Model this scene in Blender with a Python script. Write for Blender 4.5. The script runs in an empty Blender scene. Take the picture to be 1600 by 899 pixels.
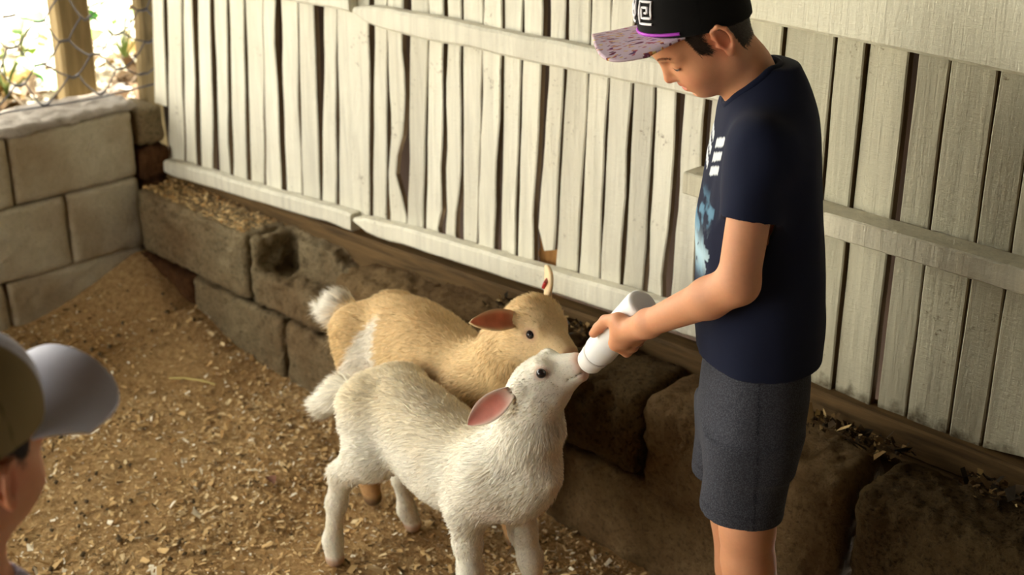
import bpy, math, random
import numpy as np
from mathutils import Vector, Matrix

# ------------------------------------------------------------------ camera, sky, sun, exposure
scene = bpy.context.scene
COL = scene.collection
PITCH, AZ, CAM_H = math.radians(23.3), math.radians(44.4), 1.68
FWD = Vector((-math.cos(AZ), math.sin(AZ), 0.0)); RGT = Vector((math.sin(AZ), math.cos(AZ), 0.0))
cam_data = bpy.data.cameras.new('camera')
cam_data.sensor_width = 36.0
cam_data.lens = 2200.0 / 1600.0 * 36.0
cam_data.clip_start = 0.05
cam_data.dof.use_dof = True
cam_data.dof.focus_distance = 2.2
cam_data.dof.aperture_fstop = 4.5
cam = bpy.data.objects.new('camera', cam_data)
COL.objects.link(cam)
look = FWD * math.cos(PITCH) - Vector((0, 0, 1)) * math.sin(PITCH)
cam.location = (0, 0, CAM_H)
cam.rotation_euler = look.to_track_quat('-Z', 'Y').to_euler()
scene.camera = cam

world = bpy.data.worlds.new('sky'); scene.world = world
world.use_nodes = True
bg = world.node_tree.nodes['Background']
bg.inputs['Color'].default_value = (1.0, 0.965, 0.86, 1)
bg.inputs['Strength'].default_value = 4.2
sun_data = bpy.data.lights.new('sun', 'SUN'); sun_data.energy = 14.0; sun_data.angle = math.radians(0.6)
sun_data.color = (1.0, 0.95, 0.84)
sun = bpy.data.objects.new('sun', sun_data); COL.objects.link(sun)
sun.rotation_euler = Vector((0.35, -0.60, -0.72)).to_track_quat('-Z', 'Y').to_euler()
vs = scene.view_settings
vs.view_transform = 'Standard'; vs.look = 'None'; vs.gamma = 1.0; vs.use_curve_mapping = False
vs.exposure = 0.86

# ------------------------------------------------------------------ helpers
RNG = np.random.default_rng(7)
random.seed(7)
def S(r, g, b, a=1.0):
    f = lambda c: ((c / 255 + 0.055) / 1.055) ** 2.4 if c > 10 else c / 255 / 12.92
    return (f(r), f(g), f(b), a)
def S3(r, g, b): return np.array(S(r, g, b)[:3])

def tag(o, label=None, cat=None, group=None, kind=None):
    if label: o['label'] = label
    if cat: o['category'] = cat
    if group: o['group'] = group
    if kind: o['kind'] = kind
    return o
def empty(name, loc=(0, 0, 0), rz=0.0, parent=None):
    o = bpy.data.objects.new(name, None); COL.objects.link(o)
    o.location = loc; o.rotation_euler = (0, 0, rz); o.empty_display_size = 0.05
    if parent: o.parent = parent
    return o
def link(name, me, mat=None, parent=None, smooth=False):
    o = bpy.data.objects.new(name, me); COL.objects.link(o)
    if mat and not me.materials: me.materials.append(mat)
    if parent: o.parent = parent
    if smooth is not None and len(me.polygons): me.polygons.foreach_set('use_smooth', np.full(len(me.polygons), bool(smooth)))
    return o
def npmesh(name, V, faces):
    """V (n,3); faces: list of (m,k) int arrays"""
    V = np.asarray(V, np.float32)
    if not isinstance(faces, list): faces = [faces]
    faces = [np.asarray(f, np.int32) for f in faces if len(f)]
    me = bpy.data.meshes.new(name)
    me.vertices.add(len(V)); me.vertices.foreach_set('co', V.ravel())
    idx = np.concatenate([f.ravel() for f in faces])
    cnt = np.concatenate([np.full(len(f), f.shape[1], np.int32) for f in faces])
    st = np.concatenate([[0], np.cumsum(cnt)[:-1]]).astype(np.int32)
    me.loops.add(len(idx)); me.loops.foreach_set('vertex_index', idx)
    me.polygons.add(len(cnt)); me.polygons.foreach_set('loop_start', st)
    me.update(calc_edges=True); me.validate()
    return me
def vcol(me, C, name='Col'):
    a = me.attributes.new(name, 'FLOAT_COLOR', 'POINT')
    C = np.asarray(C, np.float32)
    if C.shape[1] == 3: C = np.hstack([C, np.ones((len(C), 1), np.float32)])
    a.data.foreach_set('color', C.ravel())
def vnoise(P, seed=0):
    P = np.asarray(P, np.float32)
    i = np.floor(P); f = P - i; f = f * f * (3 - 2 * f)
    i = i.astype(np.int64)
    def h(dx, dy, dz):
        n = (i[..., 0] + dx) * 374761393 + (i[..., 1] + dy) * 668265263 + (i[..., 2] + dz) * 1274126177 + seed * 974711
        n = (n ^ (n >> 13)) & 0xffffffff
        n = (n * 1274126177) & 0xffffffff
        n = n ^ (n >> 16)
        return (n & 0xffff).astype(np.float32) / 32767.5 - 1.0
    fx, fy, fz = f[..., 0], f[..., 1], f[..., 2]
    l = lambda a, b, t: a + (b - a) * t
    return l(l(l(h(0, 0, 0), h(1, 0, 0), fx), l(h(0, 1, 0), h(1, 1, 0), fx), fy),
             l(l(h(0, 0, 1), h(1, 0, 1), fx), l(h(0, 1, 1), h(1, 1, 1), fx), fy), fz)
def fbm(P, octv=4, seed=0):
    P = np.asarray(P, np.float32); s = 0; a = 1.0
    for k in range(octv):
        s = s + a * vnoise(P * 2 ** k + 17.3 * k, seed + k); a *= 0.5
    return s
def vnormals(me):
    N = np.empty(len(me.vertices) * 3, np.float32)
    me.vertex_normals.foreach_get('vector', N)
    return N.reshape(-1, 3)
def vcoords(me):
    V = np.empty(len(me.vertices) * 3, np.float32); me.vertices.foreach_get('co', V)
    return V.reshape(-1, 3)
def nrm(v):
    v = np.asarray(v, float); return v / np.maximum(np.linalg.norm(v, axis=-1, keepdims=True), 1e-9)

# ---- node materials
class NM:
    def __init__(s, name):
        s.m = bpy.data.materials.new(name); s.m.use_nodes = True
        s.t = s.m.node_tree; s.b = s.t.nodes['Principled BSDF']
        s.co = None
    def n(s, kind, **kw):
        x = s.t.nodes.new(kind)
        for k, v in kw.items(): setattr(x, k, v)
        return x
    def coord(s, which='Object'):
        return s.n('ShaderNodeTexCoord').outputs[which]
    def mapped(s, scale=(1, 1, 1), which='Object'):
        m = s.n('ShaderNodeMapping'); m.inputs['Scale'].default_value = scale
        s.t.links.new(s.coord(which), m.inputs['Vector']); return m.outputs[0]
    def noise(s, scale=5, detail=4, rough=0.6, vec=None, dist=0.0):
        x = s.n('ShaderNodeTexNoise')
        x.inputs['Scale'].default_value = scale; x.inputs['Detail'].default_value = detail
        x.inputs['Roughness'].default_value = rough; x.inputs['Distortion'].default_value = dist
        s.t.links.new(vec if vec is not None else s.coord(), x.inputs['Vector']); return x.outputs['Fac']
    def ramp(s, fac, stops, interp='LINEAR'):
        x = s.n('ShaderNodeValToRGB'); e = x.color_ramp.elements; x.color_ramp.interpolation = interp
        while len(e) < len(stops): e.new(0.5)
        for el, (p, c) in zip(e, stops):
            el.position = p; el.color = c if isinstance(c, tuple) else (c, c, c, 1)
        s.t.links.new(fac, x.inputs[0]); return x.outputs[0]
    def mix(s, fac, a, b, blend='MIX'):
        x = s.n('ShaderNodeMix', data_type='RGBA', blend_type=blend)
        for i, v in ((0, fac), (6, a), (7, b)):
            if hasattr(v, 'links') or isinstance(v, bpy.types.NodeSocket): s.t.links.new(v, x.inputs[i])
            else: x.inputs[i].default_value = v
        return x.outputs[2]
    def math(s, op, a, b=0.0):
        x = s.n('ShaderNodeMath', operation=op)
        for i, v in ((0, a), (1, b)):
            if isinstance(v, bpy.types.NodeSocket): s.t.links.new(v, x.inputs[i])
            else: x.inputs[i].default_value = v
        return x.outputs[0]
    def attr(s, name='Col'):
        return s.n('ShaderNodeAttribute', attribute_name=name).outputs['Color']
    def rand(s):
        return s.n('ShaderNodeObjectInfo').outputs['Random']
    def sep(s, vec, ch):
        x = s.n('ShaderNodeSeparateXYZ'); s.t.links.new(vec, x.inputs[0]); return x.outputs[ch]
    def bump(s, h, strength=0.3, dist=0.01):
        x = s.n('ShaderNodeBump'); x.inputs['Strength'].default_value = strength; x.inputs['Distance'].default_value = dist
        s.t.links.new(h, x.inputs['Height']); s.t.links.new(x.outputs[0], s.b.inputs['Normal'])
    def base(s, c, rough=0.8, spec=0.25):
        if isinstance(c, bpy.types.NodeSocket): s.t.links.new(c, s.b.inputs['Base Color'])
        else: s.b.inputs['Base Color'].default_value = c
        s.b.inputs['Roughness'].default_value = rough; s.b.inputs['Specular IOR Level'].default_value = spec
        return s.m
MATS = {}
def simple(name, c, rough=0.7, spec=0.3, var=0.12, scale=40, bump=0.0):
    if name in MATS: return MATS[name]
    k = NM(name); n = k.noise(scale, 3)
    lo = tuple(x * (1 - var) for x in c[:3]) + (1,); hi = tuple(min(1, x * (1 + var)) for x in c[:3]) + (1,)
    k.base(k.ramp(n, [(0.3, lo), (0.7, hi)]), rough, spec)
    if bump: k.bump(n, bump, 0.003)
    MATS[name] = k.m; return k.m
def attrmat(name, rough=0.8, spec=0.2, noise_amt=0.0, scale=60, sss=0.0, bump=0.0):
    if name in MATS: return MATS[name]
    k = NM(name); c = k.attr()
    if noise_amt:
        n = k.noise(scale, 4)
        c = k.mix(1.0, c, k.ramp(n, [(0.25, 1 - noise_amt), (0.75, 1.0 + 0 * noise_amt)]), 'MULTIPLY')
    if bump: k.bump(k.noise(scale, 4), bump, 0.002)
    k.base(c, rough, spec)
    if sss:
        k.b.inputs['Subsurface Weight'].default_value = sss
        k.b.inputs['Subsurface Radius'].default_value = (1.0, 0.35, 0.2)
        k.b.inputs['Subsurface Scale'].default_value = 0.008
    MATS[name] = k.m; return k.m

# ---- implicit solids -> one continuous surface (surface nets)
def smin(a, b, k):
    h = np.clip(0.5 + 0.5 * (b - a) / k, 0, 1)
    return b + (a - b) * h - k * h * (1 - h)
def cone(a, b, ra, rb):
    a = np.array(a, np.float32); b = np.array(b, np.float32); ab = b - a; L2 = float(ab @ ab) + 1e-12
    def f(P):
        t = np.clip(((P - a) @ ab) / L2, 0, 1)
        return np.linalg.norm(P - a - t[..., None] * ab, axis=-1) - (ra + (rb - ra) * t)
    return f
def ball(c, r): return cone(c, (c[0], c[1], c[2] + 1e-4), r, r)
def rotm(rx=0, ry=0, rz=0):
    return np.array(Matrix.Rotation(rz, 3, 'Z') @ Matrix.Rotation(ry, 3, 'Y') @ Matrix.Rotation(rx, 3, 'X'), np.float32)
def ell(c, r, M=None):
    c = np.array(c, np.float32); r = np.array(r, np.float32)
    def f(P):
        q = P - c
        if M is not None: q = q @ M
        k0 = np.linalg.norm(q / r, axis=-1); k1 = np.linalg.norm(q / (r * r), axis=-1)
        return k0 * (k0 - 1) / np.maximum(k1, 1e-6)
    return f
def box(c, h, rad=0.0, M=None):
    c = np.array(c, np.float32); h = np.array(h, np.float32)
    def f(P):
        q = P - c
        if M is not None: q = q @ M
        q = np.abs(q) - (h - rad)
        return np.linalg.norm(np.maximum(q, 0), axis=-1) + np.minimum(q.max(-1), 0) - rad
    return f
def plane(n, d):
    n = np.array(n, np.float32); n = n / np.linalg.norm(n)
    return lambda P: P @ n - d
def spl(xs, ys):
    """smooth interpolation through knots (monotone-ish cubic)"""
    xs = np.array(xs, float); ys = np.array(ys, float)
    d = np.gradient(ys, xs)
    def f(x):
        x = np.clip(x, xs[0], xs[-1]); i = np.clip(np.searchsorted(xs, x) - 1, 0, len(xs) - 2)
        h = xs[i + 1] - xs[i]; t = (x - xs[i]) / h
        return ((2 * t**3 - 3 * t**2 + 1) * ys[i] + (t**3 - 2 * t**2 + t) * h * d[i]
                + (-2 * t**3 + 3 * t**2) * ys[i + 1] + (t**3 - t**2) * h * d[i + 1]).astype(np.float32)
    return f
def loft(us, lo, hi, hw, o=(0, 0, 0), au=(1, 0, 0), av=(0, 0, 1), p=2.0):
    """body of elliptic slices along au: in the av direction from lo(u) to hi(u), half-width hw(u) across"""
    o = np.array(o, np.float32); au = nrm(au).astype(np.float32); av = nrm(av).astype(np.float32); aw = np.cross(au, av)
    flo, fhi, fhw = spl(us, lo), spl(us, hi), spl(us, hw)
    def f(P):
        q = P - o; u = q @ au; v = q @ av; w = q @ aw
        uc = np.clip(u, us[0], us[-1]); a, b = flo(uc), fhi(uc)
        rv = np.maximum((b - a) * 0.5, 1e-3); rw = np.maximum(fhw(uc), 1e-3); dv = v - (a + b) * 0.5
        if p == 2.0: k0 = np.sqrt((dv / rv)**2 + (w / rw)**2)
        else: k0 = (np.abs(dv / rv)**p + np.abs(w / rw)**p)**(1 / p)
        k1 = np.sqrt((dv / rv**2)**2 + (w / rw**2)**2)
        d = np.where(k0 > 0.05, k0 * (k0 - 1) / np.maximum(k1, 1e-6), -np.minimum(rv, rw))
        du = np.abs(u - uc)
        return np.where(du > 0, np.sqrt(np.maximum(d, 0)**2 + du**2), d)
    return f
class Solid:
    def __init__(s): s.ops = []
    def add(s, f, k=0.01): s.ops.append(('u', f, k)); return s
    def sub(s, f, k=0.005): s.ops.append(('s', f, k)); return s
    def cut(s, f, k=0.002): s.ops.append(('i', f, k)); return s
    def shell(s, t, zs=99.0): s.ops.append(('h', zs, t)); return s
    def ev(s, P):
        d = np.full(P.shape[:-1], 1e2, np.float32)
        for op, f, k in s.ops:
            if op == 'u': d = smin(d, f(P), k)
            elif op == 's': d = -smin(-d, f(P), k)
            elif op == 'i': d = -smin(-d, -f(P), k)
            else: d = np.where(P[..., 2] < f, np.maximum(d, -(d + k)), d)
        return d
    def mesh(s, name, lo, hi, h, B=12):
        lo = np.array(lo, np.float32); n = np.ceil((np.array(hi) - lo) / h / B).astype(int)
        off = (np.stack(np.meshgrid(*[np.arange(B)] * 3, indexing='ij'), -1).reshape(-1, 3) * h).astype(np.float32)
        bi = np.stack(np.meshgrid(*[np.arange(k) for k in n], indexing='ij'), -1).reshape(-1, 3)
        c = lo + (bi * B + (B - 1) / 2) * h; hd = B * h * 0.87
        c = c.astype(np.float32); dc = s.ev(c)
        act = np.abs(dc) < hd * 1.6 + 0.02
        G = np.repeat(dc[:, None], B**3, 1)
        ab = np.nonzero(act)[0]
        P0 = lo + bi[ab] * (B * h)
        d = np.full((len(ab), B**3), 1e2, np.float32)
        for op, f, k in s.ops:
            if op == 'h':
                d = np.where((P0[:, 2:3] + off[None, :, 2]) < f, np.maximum(d, -(d + k)), d); continue
            fc = f(c[ab]); rel = np.nonzero(fc < hd * 1.6 + k + 0.03)[0] if op != 'i' else np.arange(len(ab))
            for q in range(0, len(rel), 256):
                r = rel[q:q + 256]
                v = f(P0[r][:, None, :].astype(np.float32) + off[None])
                if op == 'u': d[r] = smin(d[r], v, k)
                elif op == 's': d[r] = -smin(-d[r], v, k)
                else: d[r] = -smin(-d[r], -v, k)
        G[ab] = d
        G = G.reshape(n[0], n[1], n[2], B, B, B).transpose(0, 3, 1, 4, 2, 5).reshape(n[0] * B, n[1] * B, n[2] * B)
        return nets(name, G, lo, h)
def nets(name, G, lo, h):
    I = G < 0
    c = [(a, b, e) for a in (0, 1) for b in (0, 1) for e in (0, 1)]
    X, Y, Z = [k - 1 for k in G.shape]
    cnt = np.zeros((X, Y, Z), np.int8)
    for a, b, e in c: cnt += I[a:a + X, b:b + Y, e:e + Z]
    cells = np.argwhere((cnt > 0) & (cnt < 8))
    vid = np.full((X, Y, Z), -1, np.int32); vid[tuple(cells.T)] = np.arange(len(cells))
    vals = np.stack([G[cells[:, 0] + a, cells[:, 1] + b, cells[:, 2] + e] for a, b, e in c], 1)
    acc = np.zeros((len(cells), 3), np.float32); m = np.zeros(len(cells), np.float32)
    for i in range(8):
        for j in range(i + 1, 8):
            if sum(abs(c[i][q] - c[j][q]) for q in range(3)) != 1: continue
            a, b = vals[:, i], vals[:, j]; x = (a < 0) != (b < 0)
            t = np.where(x, a / np.where(x, a - b, 1), 0)
            p = np.array(c[i], np.float32) + t[:, None] * (np.array(c[j]) - np.array(c[i]))
            acc += np.where(x[:, None], p, 0); m += x
    V = np.asarray(lo) + (cells + acc / m[:, None]) * h
    F = []
    for ax in range(3):
        sl0 = [slice(None)] * 3; sl1 = [slice(None)] * 3; sl0[ax] = slice(0, -1); sl1[ax] = slice(1, None)
        A = I[tuple(sl0)]; Bv = I[tuple(sl1)]
        e = np.argwhere(A != Bv)
        o1, o2 = [k for k in range(3) if k != ax]
        ok = (e[:, o1] > 0) & (e[:, o2] > 0) & (e[:, o1] < G.shape[o1] - 1) & (e[:, o2] < G.shape[o2] - 1); e = e[ok]
        ins = I[e[:, 0], e[:, 1], e[:, 2]]
        def g(d1, d2):
            q = e.copy(); q[:, o1] -= d1; q[:, o2] -= d2; return vid[q[:, 0], q[:, 1], q[:, 2]]
        quad = np.stack([g(1, 1), g(0, 1), g(0, 0), g(1, 0)], 1)
        flip = ins if ax != 1 else ~ins
        quad[~flip] = quad[~flip][:, ::-1]
        F.append(quad)
    return npmesh(name, V, np.concatenate(F))
def displace(me, fn):
    V = vcoords(me); N = vnormals(me)
    V = V + N * fn(V, N)[:, None]
    me.vertices.foreach_set('co', V.astype(np.float32).ravel()); me.update()
def curved_tube(name, pts, r, mat, parent=None, seg=6, cyclic=False):
    pts = np.array(pts, float); n = len(pts)
    r = np.full(n, r) if np.isscalar(r) else np.array(r)
    T = nrm(np.gradient(pts, axis=0)); up = np.array([0.13, 0.27, 0.95]); U = nrm(np.cross(T, up)); W = np.cross(T, U)
    a = np.arange(seg) / seg * 2 * math.pi
    V = (pts[:, None] + r[:, None, None] * (np.cos(a)[None, :, None] * U[:, None] + np.sin(a)[None, :, None] * W[:, None])).reshape(-1, 3)
    F = [[i * seg + j, i * seg + (j + 1) % seg, (i + 1) * seg + (j + 1) % seg, (i + 1) * seg + j] for i in range(n - 1) for j in range(seg)]
    me = npmesh(name, V, np.array(F))
    return link(name, me, mat, parent, True)
def merge(parts):
    """[(V, F quads)] -> V, F"""
    V = []; F = []; o = 0
    for v, f in parts: V.append(v); F.append(np.asarray(f) + o); o += len(v)
    return np.concatenate(V), np.concatenate(F)
# ------------------------------------------------------------------ materials of the setting
def paint_mat(name, c, dirt, low_dirt=0.0, zlow=0.45, streak=0.20):
    k = NM(name)
    v = k.mapped((46, 46, 2.6)); n1 = k.noise(1.0, 6, 0.7, v, 0.4)
    n2 = k.noise(7, 6, 0.75); n3 = k.noise(90, 4, 0.65); n4 = k.noise(1.0, 4, 0.7, k.mapped((26, 26, 190)), 1.2)
    lo = tuple(x * (1 - streak) for x in c[:3]) + (1,)
    col = k.ramp(n1, [(0.32, lo), (0.58, c)])
    col = k.mix(k.ramp(k.noise(3.5, 4), [(0.45, 0.0), (0.7, 0.30)]), col, tuple(x * y for x, y in zip(c[:3], (0.86, 0.82, 0.72))) + (1,))
    spots = k.ramp(n2, [(0.57, 0.0), (0.66, 1.0)]); fine = k.ramp(n3, [(0.56, 0.0), (0.64, 1.0)]); crack = k.ramp(n1, [(0.22, 1.0), (0.30, 0.0)])
    f = k.math('ADD', k.math('MULTIPLY', k.math('MULTIPLY', spots, fine), dirt), k.math('MULTIPLY', crack, dirt * 0.55))
    f = k.math('ADD', f, k.math('MULTIPLY', k.ramp(n3, [(0.68, 0.0), (0.72, 1.0)]), dirt * 0.5))
    col = k.mix(f, col, S(96, 74, 46))
    col = k.mix(1.0, col, k.ramp(k.rand(), [(0.0, 0.84), (1.0, 1.0)]), 'MULTIPLY')
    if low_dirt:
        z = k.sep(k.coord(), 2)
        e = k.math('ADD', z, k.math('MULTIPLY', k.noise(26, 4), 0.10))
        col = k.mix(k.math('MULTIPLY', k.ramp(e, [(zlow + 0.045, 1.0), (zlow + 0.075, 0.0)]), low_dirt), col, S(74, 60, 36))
    k.bump(k.math('ADD', k.math('MULTIPLY', n1, 1.4), k.math('ADD', k.math('MULTIPLY', n3, 0.5), k.math('MULTIPLY', n4, 0.35))), 0.75, 0.004)
    return k.base(col, 0.62, 0.25)
M_paint = paint_mat('lime_white_paint', S(234, 230, 210), 0.65)
M_paint_r = paint_mat('worn_dimmed_cream_paint', S(200, 195, 168), 0.8, 0.95, 0.438)  # worn and dirty; base tone also lowered to stand in for dimmer light
M_paint_beam = paint_mat('cream_paint', S(230, 226, 200), 0.10, streak=0.06)
M_paint_ledge = paint_mat('scuffed_cream_paint', S(214, 208, 182), 0.9)
def wood_mat(name, a, b, sc=(6, 6, 60)):
    k = NM(name); n = k.noise(1.0, 5, 0.65, k.mapped(sc), 0.6)
    k.bump(n, 0.4, 0.004)
    return k.base(k.ramp(n, [(0.28, a), (0.72, b)]), 0.8, 0.2)
M_sill = wood_mat('dark_stained_sill', S(66, 50, 28), S(112, 88, 54), (5, 60, 60))
M_post = wood_mat('weathered_timber', S(112, 96, 66), S(158, 138, 98), (50, 50, 4))
M_dark = wood_mat('dark_boards', S(40, 28, 18), S(66, 46, 30), (30, 30, 3))
M_grime = wood_mat('grimy_bare_edge', S(70, 54, 34), S(120, 98, 66), (40, 40, 5))
M_hole = wood_mat('bare_wood', S(110, 74, 36), S(178, 130, 74), (40, 40, 6))
def concrete_mat(name, a, b, stain, grit=0.6, st=0.5):
    k = NM(name)
    n = k.noise(9, 8, 0.75); f = k.noise(95, 5, 0.8); w = k.noise(3.2, 4, 0.6)
    c = k.ramp(n, [(0.25, a), (0.75, b)])
    c = k.mix(k.math('MULTIPLY', k.ramp(w, [(0.42, 0.0), (0.66, 1.0)]), st), c, stain)
    c = k.mix(k.math('MULTIPLY', k.ramp(f, [(0.34, 1.0), (0.50, 0.0)]), grit), c, tuple(x * 0.28 for x in a[:3]) + (1,))
    c = k.mix(k.math('MULTIPLY', k.ramp(f, [(0.60, 0.0), (0.72, 1.0)]), grit * 0.5), c, tuple(min(1, x * 1.5) for x in b[:3]) + (1,))
    k.bump(k.math('ADD', f, k.math('MULTIPLY', n, 1.2)), 1.0, 0.012)
    return k.base(c, 0.95, 0.1)
M_block = concrete_mat('grey_brown_block', S(120, 106, 80), S(168, 150, 116), S(120, 88, 54), 0.7)
M_block_dark = concrete_mat('coarse_brown_block', S(78, 62, 38), S(110, 90, 58), S(72, 52, 28), 0.9)
M_plaster = concrete_mat('dirty_render', S(110, 88, 58), S(156, 130, 92), S(88, 62, 36), 0.6, 0.7)
M_white_block = concrete_mat('limewashed_block', S(204, 194, 166), S(230, 221, 196), S(156, 124, 80), 0.22, 0.6)
M_cap = concrete_mat('pale_mortar', S(182, 172, 158), S(226, 218, 206), S(140, 122, 100), 0.25, 0.6)
M_rust = concrete_mat('rusty_brick', S(70, 44, 26), S(126, 88, 56), S(48, 30, 18), 0.5, 0.7)

# ------------------------------------------------------------------ building shell
def slab(name, lo, hi, mat, label, parent=None):
    lo = np.array(lo, float); hi = np.array(hi, float)
    V = np.array([[(lo, hi)[a][0], (lo, hi)[b][1], (lo, hi)[c][2]] for a in (0, 1) for b in (0, 1) for c in (0, 1)])
    F = np.array([[0, 1, 3, 2], [4, 6, 7, 5], [0, 4, 5, 1], [2, 3, 7, 6], [0, 2, 6, 4], [1, 5, 7, 3]])
    o = link(name, npmesh(name, V, F), mat, parent)
    if not parent: tag(o, label, None, None, 'structure')
    return o
roof = empty('ceiling'); tag(roof, 'dark underside of the shed roof', None, None, 'structure')
slab('roof_panel', (-4.6, -3.0, 2.50), (-2.6, 5.0, 2.56), M_dark, None, roof); slab('roof_panel', (-2.6, -3.0, 2.50), (2.6, 2.56, 2.56), M_dark, None, roof)  # unseen; left panel extended past the shed to keep direct sun out
slab('wall_rear', (-3.60, 2.50, 0.0), (2.5, 2.54, 2.5), M_dark, 'dark boards behind the white fence')
slab('wall_front', (-1.7, -3.0, 0.0), (2.4, -2.94, 2.5), M_dark, 'unseen wooden side of the shed behind the viewer, sized for the light')  # out of view; its extent sets how much light enters from behind
slab('wall_end_light_stop', (-3.64, 2.10, 0.0), (-3.60, 2.5, 2.5), M_dark, 'added dark boards blocking light behind the fence end')  # added to stop daylight leaking through the plank gaps
slab('wall_right', (2.4, -3.0, 0.0), (2.46, 2.5, 2.5), M_dark, 'closed wooden side of the shed')

def yf(x): return 2.04 + 0.0314 * (x + 3.55)
fence = empty('wall_back', (0, 0, 0)); tag(fence, 'white painted plank fence along the back of the pen', None, None, 'structure')
def plank(t0, t1, b0, b1, zb, zt, mat, seed, thick=0.015, wob=0.0025, yb=0.0, name='plank', notch=()):
    r = np.random.default_rng(seed); n = 26
    z = np.linspace(zb, zt, n); w = np.clip((z - 0.4) / 0.6, -0.3, 1.0)
    def edge(b, t, s):
        e = b + (t - b) * w
        k = r.normal(0, 1, n); k = np.convolve(k, [0.25, 0.5, 0.25], 'same') * wob
        return e + k
    xl = edge(b0, t0, 0) + 0.0014; xr = edge(b1, t1, 1) - 0.0014
    for sd, zc, dp, wd in notch:
        bmp = dp * np.exp(-((z - zc) / wd)**2)
        if sd == 'R': xr = xr - bmp
        else: xl = xl + bmp
    xr = np.maximum(xr, xl + 0.012)
    dy = r.normal(0, 0.0018) + yb; tw = r.normal(0, 0.002); bv = 0.0025
    ya = yf(xl) - thick / 2 + dy - tw; yc = yf(xr) - thick / 2 + dy + tw
    rows = np.stack([np.stack([xl, ya + bv, z], 1), np.stack([xl + bv, ya, z], 1), np.stack([xr - bv, yc, z], 1),
                     np.stack([xr, yc + bv, z], 1), np.stack([xr, yc + thick, z], 1), np.stack([xl, ya + thick, z], 1)], 1)
    rows[0, :, 2] += r.normal(0, 0.002) + np.array([0, 0, 1, 1, 1, 0]) * r.normal(0, 0.004)
    V = rows.reshape(-1, 3)
    F = np.array([[i * 6 + j, i * 6 + (j + 1) % 6, (i + 1) * 6 + (j + 1) % 6, (i + 1) * 6 + j] for i in range(n - 1) for j in range(6)])
    cap = np.array([[5, 4, 3, 2, 1, 0], [(n - 1) * 6 + k for k in range(6)]])
    me = npmesh(name, V, [F, cap]); me.materials.append(mat); me.materials.append(M_grime)      # paint never reached the edges
    mi = np.zeros(len(me.polygons), np.int32); mi[:len(F)] = np.isin(np.arange(len(F)) % 6, (3, 5)); me.polygons.foreach_set('material_index', mi)
    return link(name, me, mat, fence)
LEFT = [(-3.501, -3.439, -3.578, -3.506), (-3.424, -3.356, -3.512, -3.437), (-3.347, -3.301, -3.427, -3.364), (-3.283, -3.219, -3.354, -3.286), (-3.215, -3.142, -3.267, -3.204), (-3.14, -3.073, -3.195, -3.13), (-3.067, -2.992, -3.115, -3.058), (-2.991, -2.934, -3.04, -2.97), (-2.924, -2.855, -2.959, -2.893), (-2.85, -2.786, -2.888, -2.816), (-2.752, -2.7, -2.812, -2.752), (-2.699, -2.583, -2.733, -2.619), (-2.568, -2.52, -2.609, -2.554), (-2.519, -2.462, -2.543, -2.477), (-2.435, -2.386, -2.474, -2.424), (-2.384, -2.334, -2.417, -2.355), (-2.323, -2.274, -2.347, -2.294), (-2.273, -2.21, -2.284, -2.24), (-2.204, -2.149, -2.233, -2.172), (-2.147, -2.089, -2.163, -2.114), (-2.087, -2.032, -2.107, -2.056), (-2.007, -1.966, -2.049, -1.995), (-1.958, -1.904, -1.988, -1.931), (-1.902, -1.85, -1.925, -1.865), (-1.846, -1.787, -1.858, -1.801), (-1.782, -1.736, -1.796, -1.745), (-1.731, -1.677, -1.739, -1.683), (-1.66, -1.608, -1.671, -1.615)]
NOTCH = {13: [('R', 0.60, 0.042, 0.075), ('R', 0.95, 0.006, 0.2)], 15: [('R', 0.47, 0.014, 0.035), ('R', 0.62, 0.006, 0.05)], 16: [('R', 0.50, 0.010, 0.05), ('L', 0.56, 0.006, 0.04)], 8: [('R', 0.72, 0.006, 0.12)], 7: [('R', 0.85, 0.010, 0.10)], 9: [('R', 0.90, 0.006, 0.2)], 4: [('R', 0.55, 0.007, 0.1)], 18: [('R', 0.5, 0.008, 0.05)], 20: [('R', 0.6, 0.006, 0.1)], 21: [('L', 0.53, 0.022, 0.02)], 26: [('R', 0.55, 0.006, 0.1)]}
for i, (a, b, c, d) in enumerate(LEFT):
    zb = 0.555 if i == 0 else (0.525 if i == 21 else 0.40 + 0.02 * i / 10)
    plank(a, b, c, d, zb, 1.72, M_paint, 100 + i, wob=0.004 if i in (13, 14, 16, 18) else 0.0025, notch=NOTCH.get(i, ()))
# the far broken slat shows the bare backing behind it
plank(-2.06, -1.99, -2.06, -1.98, 0.43, 0.56, M_hole, 881, yb=0.024, name='backing_board')
plank(-2.70, -2.60, -2.72, -2.62, 0.43, 0.52, M_hole, 882, yb=0.026, name='backing_board')
plank(-1.602, -1.522, -1.605, -1.525, 0.40, 1.72, M_paint, 883, thick=0.03, yb=0.02)
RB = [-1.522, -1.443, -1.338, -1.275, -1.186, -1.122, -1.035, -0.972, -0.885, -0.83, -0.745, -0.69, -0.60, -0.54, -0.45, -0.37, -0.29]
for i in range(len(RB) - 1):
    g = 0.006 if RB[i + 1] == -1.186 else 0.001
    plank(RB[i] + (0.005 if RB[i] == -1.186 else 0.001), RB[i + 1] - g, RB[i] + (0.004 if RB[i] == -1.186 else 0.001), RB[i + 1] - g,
          0.432 + 0.006 * math.sin(i * 2.1), 1.72, M_paint_r, 300 + i, thick=0.018, wob=0.0010, yb=0.003 * math.sin(i * 1.7))
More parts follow.
